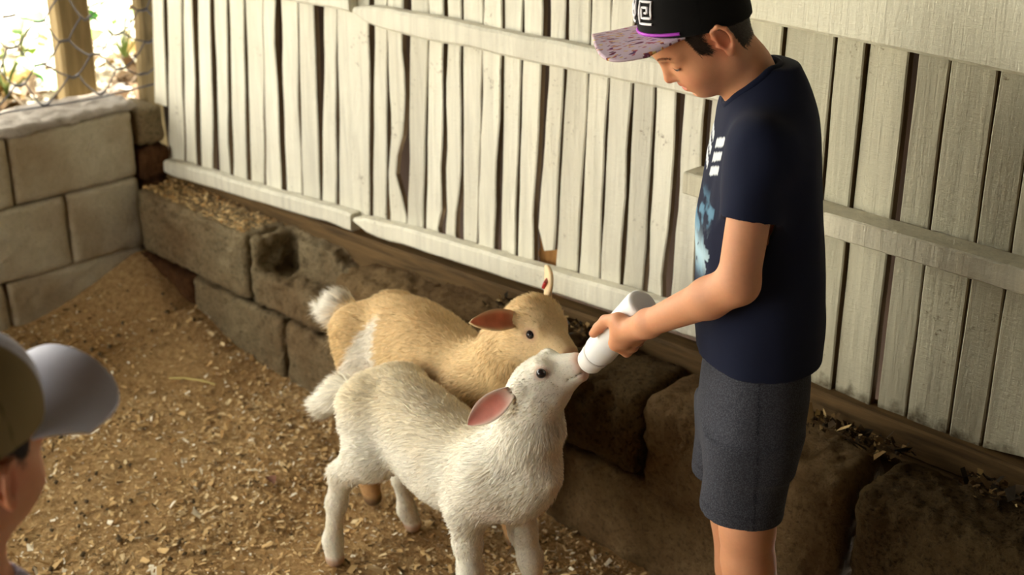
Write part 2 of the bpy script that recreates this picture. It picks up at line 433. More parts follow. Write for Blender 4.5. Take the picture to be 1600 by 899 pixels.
def rail(name, x0, x1, lo0, lo1, hi0, hi1, y_off, depth, mat, seed, n=26, rnd=0.006, wob=0.002, tip=0.0):
    r = np.random.default_rng(seed); x = np.linspace(x0, x1, n); t = np.linspace(0, 1, n)
    sm = lambda: np.convolve(r.normal(0, 1, n), [0.25, 0.5, 0.25], 'same') * wob
    lo = lo0 + (lo1 - lo0) * t + sm(); hi = hi0 + (hi1 - hi0) * t + sm()
    if tip:
        k = np.exp(-np.arange(n) / tip) * 0.45; h = hi - lo; lo, hi = lo + h * k, hi - h * k * 0.6
    yF = yf(x) - y_off + sm() * 0.6; yB = yF + depth
    b = rnd
    sec = [(yF + b, lo), (yF, lo + b), (yF, hi - b), (yF + b, hi), (yB, hi), (yB, lo)]
    V = np.stack([np.stack([x, a, z], 1) for a, z in sec], 1).reshape(-1, 3)
    F = np.array([[i * 6 + j, (i + 1) * 6 + j, (i + 1) * 6 + (j + 1) % 6, i * 6 + (j + 1) % 6] for i in range(n - 1) for j in range(6)])
    cap = np.array([[0, 1, 2, 3, 4, 5], [(n - 1) * 6 + k for k in range(6)][::-1]])
    return link(name, npmesh(name, V, [F, cap]), mat, fence)
rail('rail', -3.53, -2.648, 0.360, 0.411, 0.404, 0.455, 0.042, 0.030, M_paint, 1, tip=0.6)
rail('rail', -2.640, -1.555, 0.413, 0.462, 0.457, 0.520, 0.042, 0.030, M_paint, 2, tip=0.7)
rail('rail', -2.606, -1.525, 0.941, 0.957, 0.992, 1.012, 0.040, 0.028, M_paint, 3, tip=1.1)
rail('rail', -3.56, -2.622, 0.940, 0.966, 1.010, 1.030, 0.038, 0.026, M_paint, 4)
rail('top_beam', -1.515, 0.5, 1.122, 1.085, 1.44, 1.42, 0.044, 0.030, M_paint_beam, 5, wob=0.0008)
rail('ledge_rail', -1.606, 0.5, 0.770, 0.755, 0.815, 0.795, 0.068, 0.054, M_paint_ledge, 6, rnd=0.003, wob=0.0008)
rail('sill', -3.52, -1.50, 0.285, 0.34, 0.372, 0.425, 0.030, 0.045, M_sill, 7)
rail('sill', -1.49, 0.5, 0.385, 0.355, 0.446, 0.415, 0.034, 0.05, M_sill, 8, rnd=0.004, wob=0.001)
rail('sill', -1.49, 0.5, 0.300, 0.28, 0.383, 0.353, 0.044, 0.06, M_sill, 9, rnd=0.004, wob=0.001)

# ------------------------------------------------------------------ low curb of concrete blocks in front of the fence
curb = empty('wall_curb'); tag(curb, 'low crumbling curb of concrete blocks below the fence', None, None, 'structure')
def rough(me, amp=0.004, big=0.008, sc=38, seed=0):
    displace(me, lambda V, N: amp * fbm(V * sc, 3, seed) + big * vnoise(V * 9, seed + 9) - amp * 1.6 * np.clip(vnoise(V * 75, seed + 3) - 0.35, 0, 1))
def cblock(x0, x1, z0, z1, mat, seed, y0=1.90, y1=2.075, rad=0.012, big=0.006, amp=0.0045, subs=(), name='concrete_block', adds=(), h=0.0056):
    s = Solid().add(box(((x0 + x1) / 2, (y0 + y1) / 2, (z0 + z1) / 2), ((x1 - x0) / 2 - 0.003, (y1 - y0) / 2, (z1 - z0) / 2 - 0.003), rad))
    for f, k in adds: s.add(f, k)
    for f, k in subs: s.sub(f, k)
    m = 0.05
    me = s.mesh(name, (x0 - m, y0 - m, z0 - m), (x1 + m, y1 + m, z1 + m + 0.02), h)
    rough(me, amp, big, seed=seed)
    return link(name, me, mat, curb, True)
cblock(-3.500, -3.212, -0.03, 0.155, M_rust, 11, y0=1.888, rad=0.010)
cblock(-3.206, -2.780, -0.03, 0.160, M_block, 12, y0=1.886, rad=0.010)
cblock(-2.770, -2.340, -0.03, 0.165, M_block, 13, y0=1.888, rad=0.010)
cblock(-2.330, -1.900, -0.03, 0.170, M_block_dark, 14)
cblock(-3.470, -2.935, 0.162, 0.352, M_block, 15, y0=1.893, rad=0.014, big=0.004)
# broken block: front and top broken away, the hollow cell lies open and is filled with sawdust
cblock(-2.925, -2.590, 0.166, 0.350, M_block, 16, y0=1.90, subs=[
    (box((-2.735, 1.915, 0.335), (0.160, 0.075, 0.075), 0.02), 0.008), (ell((-2.585, 2.03, 0.41), (0.13, 0.12, 0.105)), 0.015),
    (box((-2.86, 1.985, 0.33), (0.035, 0.040, 0.085), 0.01), 0.006)], adds=[(ell((-2.645, 1.965, 0.275), (0.05, 0.045, 0.05)), 0.02)], big=0.010, amp=0.006)
cblock(-2.585, -2.33, 0.168, 0.352, M_plaster, 17, y0=1.905, subs=[(ell((-2.60, 1.90, 0.36), (0.05, 0.06, 0.06)), 0.01),
    (ell((-2.50, 1.90, 0.23), (0.07, 0.03, 0.05)), 0.02)], big=0.014, amp=0.005)
cblock(-2.325, -1.845, 0.172, 0.372, M_plaster, 18, y0=1.905, big=0.010, subs=[(ell((-2.10, 1.90, 0.39), (0.05, 0.05, 0.05)), 0.01)])
cblock(-1.838, -1.585, 0.195, 0.388, M_block_dark, 19, y0=1.897, rad=0.02, big=0.006, amp=0.0045,
       subs=[(ell((-1.575, 1.87, 0.30), (0.03, 0.05, 0.08)), 0.01)])
cblock(-1.590, -1.118, 0.15, 0.392, M_plaster, 20, y0=1.905, rad=0.035, big=0.010, subs=[(ell((-1.57, 1.88, 0.20), (0.03, 0.03, 0.03)), 0.01)])
crack = [((-1.80, 0.02), (-1.70, 0.06)), ((-1.70, 0.06), (-1.60, 0.105)), ((-1.60, 0.105), (-1.52, 0.13)), ((-1.52, 0.13), (-1.43, 0.128)), ((-1.46, 0.06), (-1.40, 0.03))]
cblock(-1.893, -1.118, -0.03, 0.19, M_plaster, 21, y0=1.900, rad=0.035, big=0.013,
       subs=[(cone((a[0], 1.895, a[1]), (b[0], 1.893, b[1]), 0.006, 0.007), 0.004) for a, b in crack])
cblock(-1.100, -0.66, -0.03, 0.395, M_block_dark, 22, y0=1.905, rad=0.03, big=0.009, amp=0.005)
for i, x in enumerate((-0.65, -0.20)): cblock(x, x + 0.44, -0.03, 0.395, M_block_dark, 23 + i, y0=1.905, rad=0.03, big=0.009, amp=0.005, h=0.012)

# ------------------------------------------------------------------ left wall of limewashed blocks, open above
lw = empty('wall_left'); tag(lw, 'low limewashed concrete block wall with an open side above it', None, None, 'structure')
def wblock(y0, y1, z0, z1, mat=M_white_block, seed=0, x0=-3.69, x1=-3.50, h=0.011, rad=0.004, big=0.003, amp=0.0018, name='wall_block'):
    c = ((x0 + x1) / 2, (y0 + y1) / 2, (z0 + z1) / 2); hs = ((x1 - x0) / 2, (y1 - y0) / 2 - 0.002, (z1 - z0) / 2 - 0.0006)
    me = Solid().add(box((0, 0, 0), hs, rad)).mesh(name, [-q - 0.03 for q in hs], [q + 0.03 for q in hs], h)
    rough(me, amp, big, 40, seed)
    o = link(name, me, mat, lw, True); o.location = c; return o
rows = [(-0.03, 0.162, [1.925, 1.49, 1.09]), (0.162, 0.372, [1.925, 1.695, 1.30]), (0.372, 0.568, [1.925, 1.55, 1.155])]
for r, (z0, z1, ys) in enumerate(rows):
    for i in range(len(ys) - 1): wblock(ys[i + 1], ys[i], z0, z1, seed=40 + r * 5 + i)
    src = wblock(ys[-1] - 0.395, ys[-1], z0, z1, seed=60 + r)
    for j in range(1, 8):
        o = src.copy(); COL.objects.link(o); o.location.y -= 0.395 * j
cap = Solid().add(box((-3.595, -0.05, 0.578), (0.096, 2.0, 0.012), 0.004)).mesh('mortar_cap', (-3.75, -2.15, 0.53), (-3.44, 2.05, 0.63), 0.010)
displace(cap, lambda V, N: 0.004 * vnoise(V * 14, 3) + 0.007 * fbm(V * 36, 3, 5) * (0.35 + 0.65 * np.abs(N[:, 2])))
link('mortar_cap', cap, M_cap, lw, True)
for i, (z0, z1, x1, m) in enumerate([(0.0, 0.17, -3.455, M_rust), (0.17, 0.345, -3.475, M_rust), (0.35, 0.45, -3.485, M_rust), (0.45, 0.56, -3.49, M_block)]):
    wblock(1.93, 2.03, z0, z1, m, 80 + i, x0=-3.66, x1=x1, big=0.010, amp=0.004, rad=0.02, name='corner_brick')

# ------------------------------------------------------------------ ground
def floor_z(x, y):
    P = np.stack([x, y, np.zeros_like(x)], -1)
    z = 0.010 * vnoise(P * 5, 2) + 0.006 * vnoise(P * 17, 4)
    z = z + 0.125 * np.exp(-(np.hypot((x + 3.48) / 0.24, (y - 1.90) / 0.22))**1.5) + 0.035 * np.exp(-((x + 3.5) / 0.25)**2)
    z = z + 0.045 * np.exp(-(((x + 3.18) / 0.20)**2 + ((y - 1.84) / 0.12)**2))
    return z - 0.008
gx = np.linspace(-3.66, 2.4, 240); gy = np.linspace(-3.0, 1.99, 200)
X, Y = np.meshgrid(gx, gy, indexing='ij'); V = np.stack([X, Y, floor_z(X, Y)], -1).reshape(-1, 3)
nx, ny = len(gx), len(gy); ii, jj = np.meshgrid(np.arange(nx - 1), np.arange(ny - 1), indexing='ij')
Fg = np.stack([ii * ny + jj, (ii + 1) * ny + jj, (ii + 1) * ny + jj + 1, ii * ny + jj + 1], -1).reshape(-1, 4)
k = NM('sawdust_ground'); n1 = k.noise(60, 6, 0.75); n2 = k.noise(4, 4); n3 = k.noise(220, 3, 0.7)
c = k.ramp(n1, [(0.30, S(122, 96, 60)), (0.5, S(184, 150, 102)), (0.70, S(212, 182, 132))])
c = k.mix(k.ramp(n2, [(0.4, 0.0), (0.7, 0.5)]), c, S(172, 132, 84))
c = k.mix(k.ramp(n3, [(0.60, 0.0), (0.70, 0.6)]), c, S(214, 188, 138))
k.bump(k.math('ADD', n1, n3), 0.9, 0.008); k.base(c, 0.95, 0.1); M_floor = k.m
fl = link('floor', npmesh('floor', V, Fg), M_floor, None, True); tag(fl, 'earth floor of the pen strewn with wood shavings', None, None, 'structure')

def scatter(name, pts, size, cols, tilt, mat, label, asp=(0.35, 0.8), jit=0.12, lift=0.003):
    n = len(pts); r = RNG
    a = r.uniform(0, 2 * np.pi, n); t1 = r.normal(0, tilt, n); t2 = r.normal(0, tilt, n)
    U = np.stack([np.cos(a), np.sin(a), t1], 1); W = np.stack([-np.sin(a), np.cos(a), t2], 1)
    U *= size[:, None] / 2; W *= (size * r.uniform(*asp, n))[:, None] / 2
    up = np.zeros((n, 3)); up[:, 2] = size * r.uniform(-0.25, 0.25, n)
    j = lambda: 1 + r.uniform(-0.35, 0.35, (n, 1))
    q = np.stack([-U * j() - W * j() * 0.7, U * j() - W * j(), U * j() + W * j() * 0.7 + up, -U * j() + W * j()], 1)
    low = q[:, :, 2].min(1)
    V = pts[:, None] + q; V[:, :, 2] -= (low * 0.75)[:, None] - lift
    me = npmesh(name, V.reshape(-1, 3), np.arange(4 * n).reshape(-1, 4))
    c = cols * r.uniform(1 - jit, 1 + jit, (n, 1)); vcol(me, np.repeat(np.clip(c, 0, 1), 4, 0))
    o = link(name, me, mat); tag(o, label, name.replace('_', ' '), None, 'stuff'); return o
M_chip = attrmat('wood_shaving', 0.85, 0.15)
def pick(n, pal, w):
    pal = np.array([S3(*p) for p in pal]); return pal[RNG.choice(len(pal), n, p=np.array(w) / sum(w))]
n = 125000
px = RNG.uniform(-3.48, -0.6, n); py = RNG.uniform(0.05, 1.895, n)
dens = 0.62 + 0.5 * vnoise(np.stack([px * 3, py * 3, px * 0], -1), 8)
corner = np.exp(-(((px + 3.46) / 0.35)**2 + ((py - 1.86) / 0.35)**2))
ok = RNG.uniform(0, 1, n) < np.clip(dens - 0.8 * corner, 0.05, 1); px, py = px[ok], py[ok]; n = len(px)
pts = np.stack([px, py, floor_z(px, py)], 1)
size = np.clip(RNG.lognormal(math.log(0.0066), 0.45, n), 0.003, 0.028)
scatter('wood_shavings', pts, size, pick(n, [(198, 166, 114), (222, 198, 152), (166, 130, 82), (240, 230, 204), (104, 84, 56), (208, 174, 120)], [5, 4, 4, 1.6, 2.6, 4]), 0.30, M_chip, 'pale wood shavings and sawdust covering the pen floor', asp=(0.22, 0.7))
# droppings and dark crumbs
n = 900; px = RNG.uniform(-3.3, -0.8, n); py = RNG.uniform(0.2, 1.85, n)
ok = vnoise(np.stack([px * 2.5, py * 2.5, px * 0], -1), 31) > 0.0; px, py = px[ok], py[ok]; n = len(px)
oc = np.array([[1, 0, 0], [0, 1, 0], [-1, 0, 0], [0, -1, 0], [0, 0, 1], [0, 0, -1]], float)
of = np.array([[0, 1, 4], [1, 2, 4], [2, 3, 4], [3, 0, 4], [1, 0, 5], [2, 1, 5], [3, 2, 5], [0, 3, 5]])
sz = RNG.uniform(0.004, 0.008, (n, 1, 1)) * RNG.uniform(0.7, 1.3, (n, 6, 1))
V = np.stack([px, py, floor_z(px, py) + 0.006], 1)[:, None] + oc[None] * sz
me = npmesh('goat_droppings', V.reshape(-1, 3), (of[None] + 6 * np.arange(n)[:, None, None]).reshape(-1, 3))
o = link('goat_droppings', me, simple('dark_dung', S(92, 78, 56), 0.85, 0.2), None, True)
tag(o, 'small dark round droppings scattered over the pen floor', 'droppings', None, 'stuff')
# dirt and litter on the curb along the sill
n = 3800; px = RNG.uniform(-3.3, -0.6, n); t = np.abs(RNG.normal(0, 1, n)); py = 2.045 + 0.014 * (px + 2) - 0.03 * t
rise = 0.36 + 0.018 * (px + 3)
ok = (py > 1.935) & (vnoise(np.stack([px * 6, py * 2, px * 0], -1), 5) + 0.35 * (px + 2.2) > -0.1) & (px > -2.3); px, py, rise = px[ok], py[ok], rise[ok]; n = len(px)
scatter('ledge_litter', np.stack([px, py, rise + 0.010 + 0.010 * RNG.uniform(0, 1, n)], 1), np.clip(RNG.lognormal(math.log(0.008), 0.5, n), 0.004, 0.024),
        pick(n, [(60, 46, 28), (88, 68, 42), (126, 100, 62), (196, 168, 116), (42, 34, 22)], [4, 3, 2, 1, 4]), 0.5, M_chip, 'dark crumbs of straw and dirt lying on the curb along the sill', lift=0.002)
# sawdust drifted on the first block
n = 1500; px = RNG.uniform(-3.45, -2.95, n); py = RNG.uniform(1.90, 2.02, n)
scatter('drifted_sawdust', np.stack([px, py, np.full(n, 0.353)], 1), np.clip(RNG.lognormal(math.log(0.005), 0.4, n), 0.003, 0.012),
        pick(n, [(196, 160, 106), (214, 184, 132), (168, 130, 80)], [1, 1, 1]), 0.3, M_chip, 'sawdust drifted on top of the first concrete block')

# ------------------------------------------------------------------ outside, beyond the low wall
gx = np.linspace(-11, -3.66, 60); gy = np.linspace(-6, 9, 90)
def out_z(x, y): return 0.36 + 0.02 * (-(x + 3.7)) + 0.03 * vnoise(np.stack([x * 1.6, y * 1.6, x * 0], -1), 6)
X, Y = np.meshgrid(gx, gy, indexing='ij'); V = np.stack([X, Y, out_z(X, Y)], -1).reshape(-1, 3); nx, ny = len(gx), len(gy)
ii, jj = np.meshgrid(np.arange(nx - 1), np.arange(ny - 1), indexing='ij')
Fg = np.stack([ii * ny + jj, (ii + 1) * ny + jj, (ii + 1) * ny + jj + 1, ii * ny + jj + 1], -1).reshape(-1, 4)
k = NM('dry_yard'); n1 = k.noise(5, 5, 0.7); n2 = k.noise(26, 4)
c = k.ramp(n1, [(0.3, S(196, 184, 156)), (0.7, S(232, 224, 204))]); c = k.mix(k.ramp(n2, [(0.62, 0.0), (0.74, 0.7)]), c, S(120, 96, 66))
k.base(c, 0.9, 0.1); k.bump(n2, 0.4, 0.02)
o = link('yard_ground', npmesh('yard_ground', V, Fg), k.m, None, True); tag(o, 'sunlit dry yard outside the pen', None, None, 'structure')
n = 2600; px = -3.78 - np.abs(RNG.normal(0, 0.55, n)); py = RNG.uniform(0.2, 3.4, n)
scatter('leaf_litter', np.stack([px, py, out_z(px, py)], 1), np.clip(RNG.lognormal(math.log(0.055), 0.35, n), 0.02, 0.12),
        pick(n, [(120, 96, 70), (160, 140, 116), (92, 74, 52), (206, 196, 184), (140, 110, 60)], [3, 3, 2, 2, 2]), 0.4, M_chip, 'dry fallen leaves littering the yard outside the wall', lift=0.01)
LEAFM = [simple('leaf_green', S(130, 190, 52), 0.5, 0.4, 0.25, 9), simple('leaf_dark_green', S(84, 150, 60), 0.5, 0.4, 0.25, 9)]
M_stem = simple('stem_green', S(96, 112, 52), 0.7)
def weed(x, y, n, hgt, spread, seed, label):
    r = np.random.default_rng(seed); z = float(out_z(np.array([x]), np.array([y]))[0])
    root = empty('leafy_weed', (x, y, z)); tag(root, label, 'plant', 'weeds outside the wall')
    for q in range(n):
        a = r.uniform(0, 6.28); d = r.uniform(0.2, 1) * spread; hz = hgt * r.uniform(0.45, 1.0)
        tip = np.array([math.cos(a) * d, math.sin(a) * d, hz])
        st = [tip * np.array([t * t, t * t, t]) for t in np.linspace(0, 1, 5)]
        stem = curved_tube('stem', st, 0.003, M_stem, root, 4)
        L = r.uniform(0.07, 0.13); w = L * r.uniform(0.32, 0.48); b = a + r.normal(0, 0.7)
        dr = np.array([math.cos(b), math.sin(b), r.uniform(-0.35, 0.25)]); sd = np.array([-math.sin(b), math.cos(b), r.normal(0, 0.2)])
        u = np.linspace(0, 1, 6); wid = np.sin(np.pi * u**0.8) * w; V = []
        for uu, ww in zip(u, wid):
            cpt = tip + dr * L * uu + np.array([0, 0, -0.25 * L * uu * uu])
            V += [cpt - sd * ww + np.array([0, 0, 0.18 * ww]), cpt, cpt + sd * ww + np.array([0, 0, 0.18 * ww])]
        F = np.array([[i * 3 + j, i * 3 + j + 1, i * 3 + j + 4, i * 3 + j + 3] for i in range(5) for j in range(2)])
        link('leaf', npmesh('leaf', np.array(V), F), LEAFM[int(r.integers(2))], stem, True)
weeds = [(-4.55, 1.70, 12, 0.22, 0.16, 'broad-leaved green weed at the left edge, beyond the wire'),
         (-4.50, 2.02, 14, 0.26, 0.18, 'bushy green weed just left of the timber post, beyond the wire'),
         (-4.55, 2.50, 14, 0.26, 0.18, 'bright green weed just right of the timber post, beyond the wire'),
         (-4.60, 2.82, 12, 0.22, 0.17, 'green weed beside the end of the white fence, beyond the wire'),
         (-4.95, 2.30, 9, 0.20, 0.16, 'small weed directly behind the timber post'),
         (-5.9, 2.75, 6, 0.30, 0.16, 'sparse yellowish weed far out in the bright yard')]
for i, w in enumerate(weeds): weed(*w[:5], 500 + i, w[5])

# timber posts, chicken wire
def post(name, cx, cy, hx, hy, z0, z1, mat, label, seed):
    r = np.random.default_rng(seed); n = 12; z = np.linspace(z0, z1, n); V = []
    b = 0.008
    for q in range(n):
        d = r.normal(0, 0.0025, 2)
        for sx, sy in ((-hx, -hy + b), (-hx + b, -hy), (hx - b, -hy), (hx, -hy + b), (hx, hy - b), (hx - b, hy), (-hx + b, hy), (-hx, hy - b)):
            V.append((cx + sx + d[0], cy + sy + d[1], z[q]))
    F = np.array([[i * 8 + j, i * 8 + (j + 1) % 8, (i + 1) * 8 + (j + 1) % 8, (i + 1) * 8 + j] for i in range(n - 1) for j in range(8)])
    o = link(name, npmesh(name, np.array(V), [F, np.array([list(range(8))[::-1], [(n - 1) * 8 + q for q in range(8)]])]), mat)
    return tag(o, label, 'post')
post('timber_post', -3.765, 1.905, 0.031, 0.052, 0.30, 2.5, M_post, 'squared weathered timber post behind the chicken wire', 1)
post('corner_post', -3.625, 2.065, 0.022, 0.03, 0.40, 2.5, M_post, 'thin brown corner post at the end of the white fence', 2)
M_wire = simple('galvanised_wire', S(84, 82, 88), 0.45, 0.5)
r = np.random.default_rng(5); node = {}
for j in range(-2, 22):
    for i in range(0, 9):
        node[j, i] = np.array([-3.585 + r.normal(0, 0.006), 2.03 - 0.078 * j + r.normal(0, 0.008), 0.625 + 0.102 * i + 0.051 * (j % 2) + r.normal(0, 0.009)])
parts = []
def seg(a, b, rad, tw=0):
    t = np.linspace(0, 1, 4)[:, None]; pts = a + (b - a) * t + np.array([r.normal(0, 0.002), 0, -0.004 + r.normal(0, 0.003)]) * (t * (1 - t) * 4)
    T = nrm(b - a); U = nrm(np.cross(T, [1, 0.1, 0.05])); W = np.cross(T, U); V = []
    for p_ in pts:
        for q in range(5): V.append(p_ + rad * (math.cos(q * 1.2566) * U + math.sin(q * 1.2566) * W))
    F = [[i * 5 + q, i * 5 + (q + 1) % 5, (i + 1) * 5 + (q + 1) % 5, (i + 1) * 5 + q] for i in range(3) for q in range(5)]
    parts.append((np.array(V), np.array(F)))
e = np.array([0, 0.014, 0])
for (j, i), p_ in node.items():
    seg(p_ - e, p_ + e, 0.0040)
    for di in ((0, -1) if j % 2 == 0 else (0, 1)):
        q = node.get((j + 1, i + di))
        if q is not None: seg(p_ - e, q + e, 0.0024)
V, F = merge(parts)
wire = empty('chicken_wire', (0, 0, 0)); tag(wire, 'rusty grey chicken wire with large hexagons above the low wall', 'wire mesh')
link('mesh_wires', npmesh('mesh_wires', V, F), M_wire, wire, True)
curved_tube('edge_wire', [(-3.58, 2.05, 0.605), (-3.575, 1.85, 0.60), (-3.58, 1.6, 0.612), (-3.57, 1.3, 0.606), (-3.58, 0.9, 0.612), (-3.58, 0.4, 0.61)], 0.0026, M_wire, wire)

# a dead leaf and a straw on the floor
dl = []
for i, u in enumerate(np.linspace(0, 1, 8)):
    w = 0.012 * math.sin(math.pi * u**0.85) + 0.0004
    for t in (-1, -0.5, 0, 0.5, 1): dl.append((0.055 * (u - 0.5), w * t, 0.006 + 0.010 * abs(t) * math.sin(math.pi * u) + 0.008 * u * u))
Fq = np.array([[i * 5 + j, (i + 1) * 5 + j, (i + 1) * 5 + j + 1, i * 5 + j + 1] for i in range(7) for j in range(4)])
o = link('dead_leaf', npmesh('dead_leaf', np.array(dl), Fq), simple('brown_leaf', S(112, 70, 46), 0.7), None, True); o.location = (-2.36, 1.545, float(floor_z(np.array([-2.36]), np.array([1.545]))[0]) + 0.003); o.rotation_euler = (0, 0, -0.35)
tag(o, 'curled dark brown dead leaf lying on the shavings left of the kids', 'leaf')
z0 = float(floor_z(np.array([-2.93]), np.array([1.70]))[0])
o = curved_tube('straw_stalk', [(-2.985, 1.665, z0 + 0.010), (-2.95, 1.69, z0 + 0.014), (-2.91, 1.712, z0 + 0.014), (-2.87, 1.73, z0 + 0.011)], [0.0022, 0.0026, 0.0024, 0.0018], simple('dry_straw', S(206, 188, 116), 0.6))
tag(o, 'pale dry straw lying on the shavings near the concrete blocks', 'straw')
# ------------------------------------------------------------------ fur and hair made of fine tapered strands
def strands(name, root, nor, dirs, length, width, cols, mat, parent, curl=0.35, segs=2):
    n = len(root); side = nrm(np.cross(dirs, nor)); L = length[:, None]
    bend = nrm(dirs - nor * curl)
    mid = root + dirs * L * 0.5; tip = mid + bend * L * 0.5
    w = width[:, None] * 0.5
    V = np.stack([root - nor * 0.002 - side * w, root - nor * 0.002 + side * w, mid - side * w * 0.85, mid + side * w * 0.85, tip], 1)
    b = np.arange(n)[:, None] * 5
    me = npmesh(name, V.reshape(-1, 3), [np.hstack([b, b + 1, b + 3, b + 2]), np.hstack([b + 2, b + 3, b + 4])])
    vcol(me, np.repeat(np.clip(cols, 0, 1), 5, 0))
    me.polygons.foreach_set('use_smooth', np.ones(len(me.polygons), bool))
    Nn = np.repeat(nrm(nor * 0.85 + RNG.normal(0, 0.16, nor.shape)), 5, 0)
    me.normals_split_custom_set_from_vertices(Nn.astype(np.float32).tolist())
    return link(name, me, mat, parent, None)
# random points with normals on a quad mesh
def surf_samples(me, n, keep=None, seed=3):
    r = np.random.default_rng(seed)
    V = vcoords(me); N = vnormals(me)

    nl = len(me.loops); li = np.empty(nl, np.int32); me.loops.foreach_get('vertex_index', li)
    Q = li.reshape(-1, 4)
    if keep is not None:
        Q = Q[keep(V[Q].mean(1))]
    A = np.linalg.norm(np.cross(V[Q[:, 2]] - V[Q[:, 0]], V[Q[:, 3]] - V[Q[:, 1]]), axis=1)
    q = Q[r.choice(len(Q), n, p=A / A.sum())]
    u = r.uniform(0, 1, (n, 1)); v = r.uniform(0, 1, (n, 1))
    W = [(1 - u) * (1 - v), u * (1 - v), u * v, (1 - u) * v]
    P = sum(V[q[:, k]] * W[k] for k in range(4)); M = nrm(sum(N[q[:, k]] * W[k] for k in range(4)))
    return P, M
def leaf_ear(root, d, facing, L, W, cup=0.35, ns=14, nt=11, th=0.0028, prof=None, curl=0.0):
    d = nrm(d); wv = nrm(np.cross(d, facing)); nv = np.cross(wv, d)
    s = np.linspace(0, 1, ns); w = prof(s) if prof else np.clip(0.42 + 0.9 * np.sin(np.pi * np.clip(s, 0, 1)**0.9) * 0.62, 0, 1) * np.sqrt(np.clip(1 - s**6, 0, 1))
    t = np.linspace(-1, 1, nt)
    SS, TT = np.meshgrid(s, t, indexing='ij'); WW = w[:, None] * W
    cupf = cup * (1.3 - SS * 0.6)
    P = np.array(root) + d * (L * SS)[..., None] + wv * (WW * TT)[..., None] + nv * (cupf * WW * (np.abs(TT)**1.8) - curl * L * SS**2)[..., None]
    inner = P + nv * th; outer = P - nv * th
    edge = (np.abs(TT) > 0.99)[..., None]
    V = np.concatenate([inner.reshape(-1, 3), outer.reshape(-1, 3)])
    n = ns * nt; F = []
    for i in range(ns - 1):
        for j in range(nt - 1):
            a = i * nt + j; F.append([a, a + 1, a + nt + 1, a + nt]); F.append([n + a, n + a + nt, n + a + nt + 1, n + a + 1])
        for j, fl in ((0, 0), (nt - 1, 1)):
            a = i * nt + j; F.append([a, a + nt, n + a + nt, n + a] if fl == 0 else [a, n + a, n + a + nt, a + nt])
    for j in range(nt - 1):
        a = (ns - 1) * nt + j; F.append([a, a + 1, n + a + 1, n + a])
        a = j; F.append([a, n + a, n + a + 1, a + 1])
    isin = np.concatenate([np.ones(n), np.zeros(n)]); tt = np.concatenate([np.abs(TT).ravel()] * 2); ss = np.concatenate([SS.ravel()] * 2)
    return V, np.array(F), isin, tt, ss, nv
M_hide = attrmat('goat_hide', 0.75, 0.2, 0.12, 90, 0.12)
M_fur = attrmat('goat_fur', 0.62, 0.18)
M_eye = simple('dark_wet_eye', S(34, 28, 30), 0.12, 0.6, 0.3)

